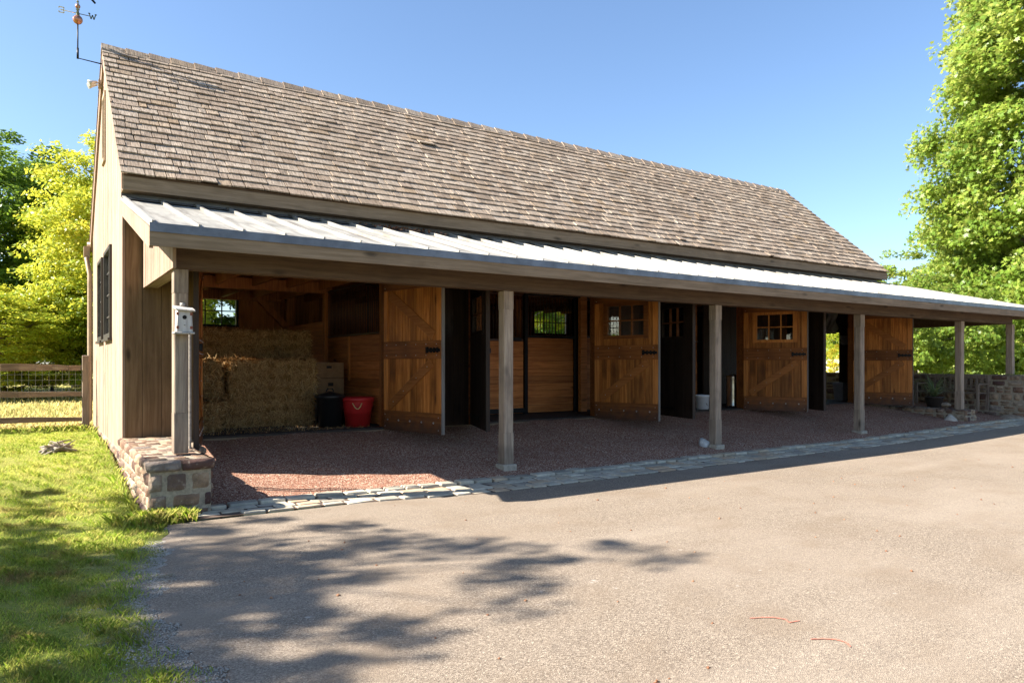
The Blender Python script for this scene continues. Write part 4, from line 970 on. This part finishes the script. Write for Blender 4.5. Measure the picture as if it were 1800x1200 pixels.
def chalk(pts, label, wd=.016):
    m = MB(); P = [Vector((a, b, .0085)) for a, b in pts]; L_ = []
    for i, p in enumerate(P):
        d = (P[min(i+1, len(P)-1)]-P[max(i-1, 0)]).normalized(); sd = Vector((-d.y, d.x, 0))*wd*(.4+.6*math.sin(math.pi*(i+.5)/len(P))); L_ += [p-sd, p+sd]
    for i in range(len(P)-1): m.add([L_[2*i], L_[2*i+1], L_[2*i+3], L_[2*i+2]], [(0, 1, 2, 3)])
    return tag(m.build('chalk_mark', CHALK), label, 'chalk mark')
chalk([(3.49, 2.73), (3.56, 2.70), (3.62, 2.66), (3.65, 2.60), (3.62, 2.56), (3.70, 2.545)], 'red hooked chalk squiggle on the asphalt, the farther one', .008)
chalk([(3.50, 2.34), (3.56, 2.31), (3.61, 2.265), (3.62, 2.21), (3.58, 2.16)], 'red curved chalk stroke on the asphalt, the nearer one', .008)
m = MB(); rs2 = np.random.default_rng(8); n = 130
P = np.stack([rs2.normal(4.75, .28, n), 10.12+rs2.normal(0, .07, n), np.zeros(n)], 1); P[:, 2] = EZ+(P[:, 1]-EY)*PS+.02+rs2.uniform(0, .03, n)
d = rs2.normal(0, 1, (n, 3))*(1, 1, .5); d /= np.linalg.norm(d, axis=1)[:, None]; s = np.cross(d, rs2.normal(0, 1, (n, 3))); s /= np.linalg.norm(s, axis=1)[:, None]
V = np.stack([P-d*.035, P+s*.02, P+d*.035, P-s*.02], 1).reshape(-1, 3)
tag(fast_mesh('leaf_pile', V, np.array([[0, 1, 2, 3]])+np.arange(n)[:, None]*4, DRYLEAF), 'small drift of dry brown leaves on the metal porch roof', 'leaf pile', kind='stuff')

# ------------------------------------------------------------------ fences
def rail_fence(y, x0, x1, n, label):
    e = empty('split_rail_fence', (x1, y, .28), 0, label, 'fence'); rf = random.Random(2); sp = (x1-x0)/n
    for k in range(n+1):
        m = MB(); x = -k*sp; m.prism([(x-.065, -.05), (x+.05, -.055), (x+.06, .04), (x+.01, .06), (x-.06, .05)], -.3, 1.36 if k == 0 else 1.25, 'z'); m.build('fence_post', W_FENCEP, e, bevel=.012)
    for k in range(n):
        for z, hh in ((1.13, .13), (.66, .10), (.21, .10)):
            m = MB(); xa, xb = -k*sp-.02, -(k+1)*sp+.02; N = 10; pts = []
            for i in range(N+1):
                t = i/N; pts.append((xa+(xb-xa)*t, rf.uniform(-.008, .008)+.02, z+.02*math.sin(t*3.1+k)+rf.uniform(-.006, .006)))
            for i in range(N):
                s0 = hh*(.55+.45*math.sin(math.pi*min(1, max(.12, i/N)))); s1 = hh*(.55+.45*math.sin(math.pi*min(1, max(.12, (i+1)/N))))
                m.bar(pts[i], pts[i+1], .055, s0, w2=.055, h2=s1)
            m.build('fence_rail', W_FENCE, e)
    m = MB(); x = -.06
    while x > x0-x1: m.tube([(x, .065, 0), (x, .065, 1.1)], .0012, 3, False); x -= .1
    z = .02
    while z < 1.1: m.tube([(-.05, .065, z), (x0-x1, .065, z)], .0012, 3, False); z += .1
    m.build('wire_mesh', IRON if False else FLOODL, e)
rail_fence(15.05, -9.2, .78, 4, 'split rail fence with wire mesh joining the back of the barn')
e = empty('board_fence', (0, 34, .3), 0, 'dark two-rail paddock fence across the far field', 'fence')
for k in range(9):
    m = MB(); x = -9+k*2.4; m.box(x-.06, -.06, -.3, x+.06, .06, 1.05); m.build('fence_post', GREYP if False else plain('dark_paint%d' % k, (.03, .03, .035), .7) if k == 0 else bpy.data.materials['dark_paint0'], e)
for z in (.45, .85):
    m = MB(); m.box(-9.1, -.08, z, 10.3, -.061, z+.11); m.build('fence_rail', bpy.data.materials['dark_paint0'], e)
e = empty('board_fence', (34, 20, .3), R(-12), 'pale rail fence seen through the end doorway', 'fence')
for k in range(8):
    m = MB(); x = -8+k*2.4; m.box(x-.06, -.06, -.3, x+.06, .06, 1.2); m.build('fence_post', W_GREY, e)
for z in (.6, 1.05):
    m = MB(); m.box(-8.1, -.08, z, 9, -.061, z+.12); m.build('fence_rail', W_GREY, e)

# ------------------------------------------------------------------ trees
def leaf_cloud(n, ctr, rad, rr, size, clumps, seed, flat=.55, maple=False, shell=.55, droop=.2, profile=None):
    """leaves in many small pads spread through an ellipsoid"""
    g = np.random.default_rng(seed); C_ = []
    while len(C_) < clumps:
        d = g.normal(0, 1, 3); d /= np.linalg.norm(d); r = shell+(1-shell)*g.random()**.6
        p = d*r*(1+.12*math.sin(d[0]*5+seed)+.12*math.sin(d[2]*7+d[1]*4+seed*2))
        if profile is not None: p[:2] *= profile(p[2])
        C_.append(p)
    C_ = np.array(C_)*np.array(rad)+np.array(ctr)
    k = g.integers(0, clumps, n); cr = g.uniform(.55, 1.3, clumps)[k]*rr
    d = g.normal(0, 1, (n, 3)); d /= np.linalg.norm(d, axis=1)[:, None]; d *= (g.random(n)**.45)[:, None]
    P = C_[k]+d*cr[:, None]*np.array([1, 1, flat]); P[:, 2] -= droop*cr*((d[:, :2]**2).sum(1))
    out = (P-np.array(ctr))/np.array(rad); out /= np.linalg.norm(out, axis=1)[:, None]+1e-6
    N = out*.5+np.array([0, 0, .55])+g.normal(0, .5, (n, 3)); N /= np.linalg.norm(N, axis=1)[:, None]
    t = np.cross(N, g.normal(0, 1, (n, 3))); t /= np.linalg.norm(t, axis=1)[:, None]; b = np.cross(N, t); s = (size*g.uniform(.6, 1.3, n))[:, None]
    if maple:
        sh = [(0, -.5), (.2, -.12), (.55, -.1), (.24, .1), (.42, .42), (.12, .3), (0, .62), (-.12, .3), (-.42, .42), (-.24, .1), (-.55, -.1), (-.2, -.12)]
    else: sh = [(0, -.55), (.3, -.05), (0, .6), (-.3, -.05)]
    V = np.stack([P+t*(a*s)+b*(c*s)-N*(abs(a)*.35*s) for a, c in sh], 1); K = len(sh)
    return V.reshape(-1, 3), (np.arange(K)[None]+np.arange(n)[:, None]*K), C_
def limbs(ctrs, base, top, r0, seed, nl=14, n=8):
    g = random.Random(seed); m = MB(); base, top = Vector(base), Vector(top); pts = []; N = 7
    for i in range(N+1):
        t = i/N; p = base.lerp(top, t)+Vector((g.uniform(-.06, .06), g.uniform(-.06, .06), 0))*(t*(top-base).length*.3); pts.append(p)
    m.tube(pts, [r0*(1.25 if i == 0 else 1)*(1-.8*i/N) for i in range(N+1)], 10)
    for k in g.sample(range(len(ctrs)), min(nl, len(ctrs))):
        c = Vector(ctrs[k]); zt = min(max((c.z-base.z)/(top.z-base.z)-.22, .1), .92); i = int(zt*N); p = pts[i].lerp(pts[min(i+1, N)], zt*N-i)
        mid = p.lerp(c, .5)+Vector((g.uniform(-.2, .2), g.uniform(-.2, .2), g.uniform(0, .5))); r = r0*.32*(1-.6*zt)
        m.tube([p, mid, c], [r, r*.6, r*.15], 6)
    return m
def tree(name, loc, label, group, n, rz_, crown, clumps, rr, size, mat, seed, trunk_r=.22, h0=0, **kw):
    e = empty(name, loc, 0, label, 'tree', group); bark = kw.pop('bark', BARK); nl = kw.pop('nl', 14)
    cz, rad = crown
    V, Fi, C_ = leaf_cloud(n, (0, 0, cz), rad, rr, size, clumps, seed, **kw)
    V[:, 2] = np.maximum(V[:, 2], h0)
    limbs(C_, (0, 0, -.3), (0, 0, cz+rad[2]*.72), trunk_r, seed, nl).build('trunk', bark, e)
    fast_mesh('crown', V, Fi, mat, e); return e
def retag(o, loc, rz, s, label):
    c = copy_tree(o); c.location = loc; c.rotation_euler = (0, 0, rz); c.scale = s; c['label'] = label; return c
G1 = 'trees behind the paddock on the left'
tyel = tree('broadleaf_tree', (2.9, 30, .3), 'bright yellow-green bushy tree reaching the ground beside the barn gable', G1, 85000, 0, (4.7, (3.1, 3.2, 4.5)), 560, .7, .13, LEAF_Y, 11, .2, .1, flat=.4, nl=30)
tdrk = tree('broadleaf_tree', (-2.6, 36, .3), 'tall dark green tree at the left edge of the photo', G1, 60000, 0, (7.2, (4.8, 4.0, 5.6)), 300, .85, .2, LEAF_D, 12, .3, 1.0, nl=40, bark=BARKP)
tdrk.scale = (1, 1, .82)
retag(tyel, (3.6, 34, .3), 2.1, (1, 1, 1.08), 'yellow-green tree behind the back window of the barn')
retag(tdrk, (1.8, 41, .3), 1.0, (.9, .9, .84), 'dark tree rising behind the yellow-green tree')
retag(tyel, (-.9, 29.3, .3), 4.0, (.85, .8, .42), 'low yellow-green tree in front of the tall dark tree')
retag(tdrk, (-11, 40, .3), 3.3, (1.1, 1.1, 1.0), 'dark tree left of the photo edge')
for i, (x, y, s) in enumerate([(9, 33, .8), (15, 30, .7), (21, 33, .75), (27, 36, .75), (33, 40, .8)]):
    retag(tyel if i % 2 else tdrk, (x, y, .3), i*1.3, (s, s, s), ['dark tree behind the barn, seen through its back windows', 'light tree behind the middle of the barn', 'dark tree behind the right half of the barn', 'light tree behind the right end of the barn', 'dark tree beyond the right end of the barn'][i])
# hidden-from-view shade tree whose shadow falls on the drive
P0 = Vector((.318*5.4, .948*5.4, 0))+Vector((-.948, .318, 0))*12.5
shade = tree('shade_tree', (P0.x, P0.y, .0), 'tall open-crowned lawn tree left of the photo that throws the dappled shadow', None, 17000, 0, (6.5, (2.9, 3.1, 4.0)), 420, .30, .125, LEAF_M, 24, .2, 2.5, flat=.4, shell=.3, nl=200, maple=True, profile=lambda q: 1-.3*max(0, q))
# big maple on the right
maple = tree('maple_tree', (35.2, 11.4, .2), 'huge light green maple filling the right side behind the stone wall', None, 250000, 0, (9.6, (5.35, 5.35, 12.2)), 1700, .85, .195, LEAF_M, 31, .35, .7, maple=True, flat=.65, shell=.66, nl=60, profile=lambda q: min(1.7, 1/math.sqrt(max(.1, 1.15-q*q)))*(1-.1*q))
mp2 = tree('maple_tree', (26.5, 13.5, .2), 'small leafy maple overhanging the tall stone wall', None, 24000, 0, (2.6, (2.7, 2.4, 1.75)), 160, .45, .125, LEAF_M, 32, .09, .7, maple=True, nl=25, flat=.5)
G2 = 'trees beyond the right end of the barn'
tg = tree('broadleaf_tree', (53, 25, .3), 'rounded olive green tree just right of the roof end', G2, 30000, 0, (4.6, (5.2, 5.2, 5.2)), 300, .8, .24, LEAF_M, 41, .25, .3, nl=20)
retag(tg, (46, 19.5, .3), 2.0, (.8, .8, .82), 'lower green tree in front of the rounded olive tree')
retag(tg, (62, 20, .3), 4.0, (1.2, 1.2, 1.3), 'green tree behind the big maple')
retag(tdrk, (70, 42, .3), .5, (1, 1, .8), 'dark tree far beyond the right end of the barn')
# bare tree
def bare_tree(loc, h, label, seed):
    g = random.Random(seed); m = MB()
    def br(p, d, l, r, k):
        q = p+d*l; m.tube([p, (p+q)/2+Vector((g.uniform(-.04, .04), g.uniform(-.04, .04), 0))*l, q], [r, r*.85, r*.65], 5)
        if k == 0: return
        for _ in range(3 if k > 2 else 2): br(q, (d+Vector((g.uniform(-.75, .75), g.uniform(-.75, .75), g.uniform(-.15, .5)))).normalized(), l*g.uniform(.6, .85), r*.6, k-1)
    e = empty('bare_tree', loc, 0, label, 'tree'); br(Vector((0, 0, -.2)), Vector((0, 0, 1)), h*.62, .12, 0); br(Vector((0, 0, h*.62-.2)), Vector((0.05, 0, 1)), h*.1, .09, 5)
    m.build('trunk_and_twigs', BARK, e)
bare_tree((52, 31, .3), 10.8, 'leafless dead tree poking up just right of the roof end', 5)
bare_tree((-1.6, 44, .3), 11.5, 'leafless twiggy treetop between the two left trees', 8)
# shrubs
def shrub(loc, r, label, mat, seed, n=9000, zr=None):
    e = empty('shrub', loc, 0, label, 'shrub'); V, Fi, C_ = leaf_cloud(n, (0, 0, r*.85), (r, r, (zr or r)*.9), r*.2, .07, 90, seed, shell=.8); V[:, 2] = np.maximum(V[:, 2], 0)
    limbs(C_, (0, 0, -.1), (0, 0, r), .05, seed, 14).build('stem', BARK, e); fast_mesh('foliage', V, Fi, mat, e)
shrub((28.9, 17.3, .3), 1.15, 'rounded golden shrub seen through the end doorway', LEAF_G, 51, zr=1.6)
for i, (x, y) in enumerate([(33.5, 22.5), (36.5, 21.5), (30.5, 24)]): shrub((x, y, .3), 2.3, ['tall green hedge bush behind the golden shrub', 'green hedge bush right of the golden shrub', 'green hedge bush left of the golden shrub'][i], LEAF_Y, 52+i, 14000, 3.0)
shrub((56, 26.5, .3), 2.2, 'yellow-green shrub beyond the wall left of the fifth post', LEAF_G, 56, 9000)
# far house
e = empty('house', (78, 43, .3), R(-30), 'small far house with a grey gable roof beyond the wall', 'house')
m = MB(); m.box(-5, -3.5, 0, 5, 3.5, 2.4); m.build('walls', plain('cream_wall', (.5, .47, .4), .8), e)
m = MB(); m.hexa([(-5.3, -3.9, 2.4), (5.3, -3.9, 2.4), (5.3, 3.9, 2.4), (-5.3, 3.9, 2.4), (-5.3, -.02, 4.6), (5.3, -.02, 4.6), (5.3, .02, 4.6), (-5.3, .02, 4.6)]); m.build('roof', plain('grey_roof', (.2, .2, .22), .7), e)
m = MB()
for x in (-3, 0, 3): m.box(x-.5, -3.53, .9, x+.5, -3.505, 1.9)
m.build('windows', IRON, e)
# far wood ring
def ringpos():
    g = np.random.default_rng(77); Vs, Fs, off = [], [], 0
    for k in range(46):
        a = g.uniform(-1.6, 2.35); rr_ = g.uniform(115, 150); x, y = rr_*math.sin(a), rr_*math.cos(a); h = g.uniform(4.5, 7.5) 
        V, Fi, _ = leaf_cloud(1500, (x, y, h*.75), (h*1.1, h*1.1, h*.8), 1.6, .95, 40, int(k+100)); Vs.append(V); Fs.append(Fi+off); off += len(V)
    return np.concatenate(Vs), np.concatenate(Fs)
V, Fi = ringpos(); V[:, 2] = np.maximum(V[:, 2], 0); tag(fast_mesh('distant_wood', V, Fi, LEAF_D), 'distant line of woodland closing the fields', 'wood', kind='stuff')
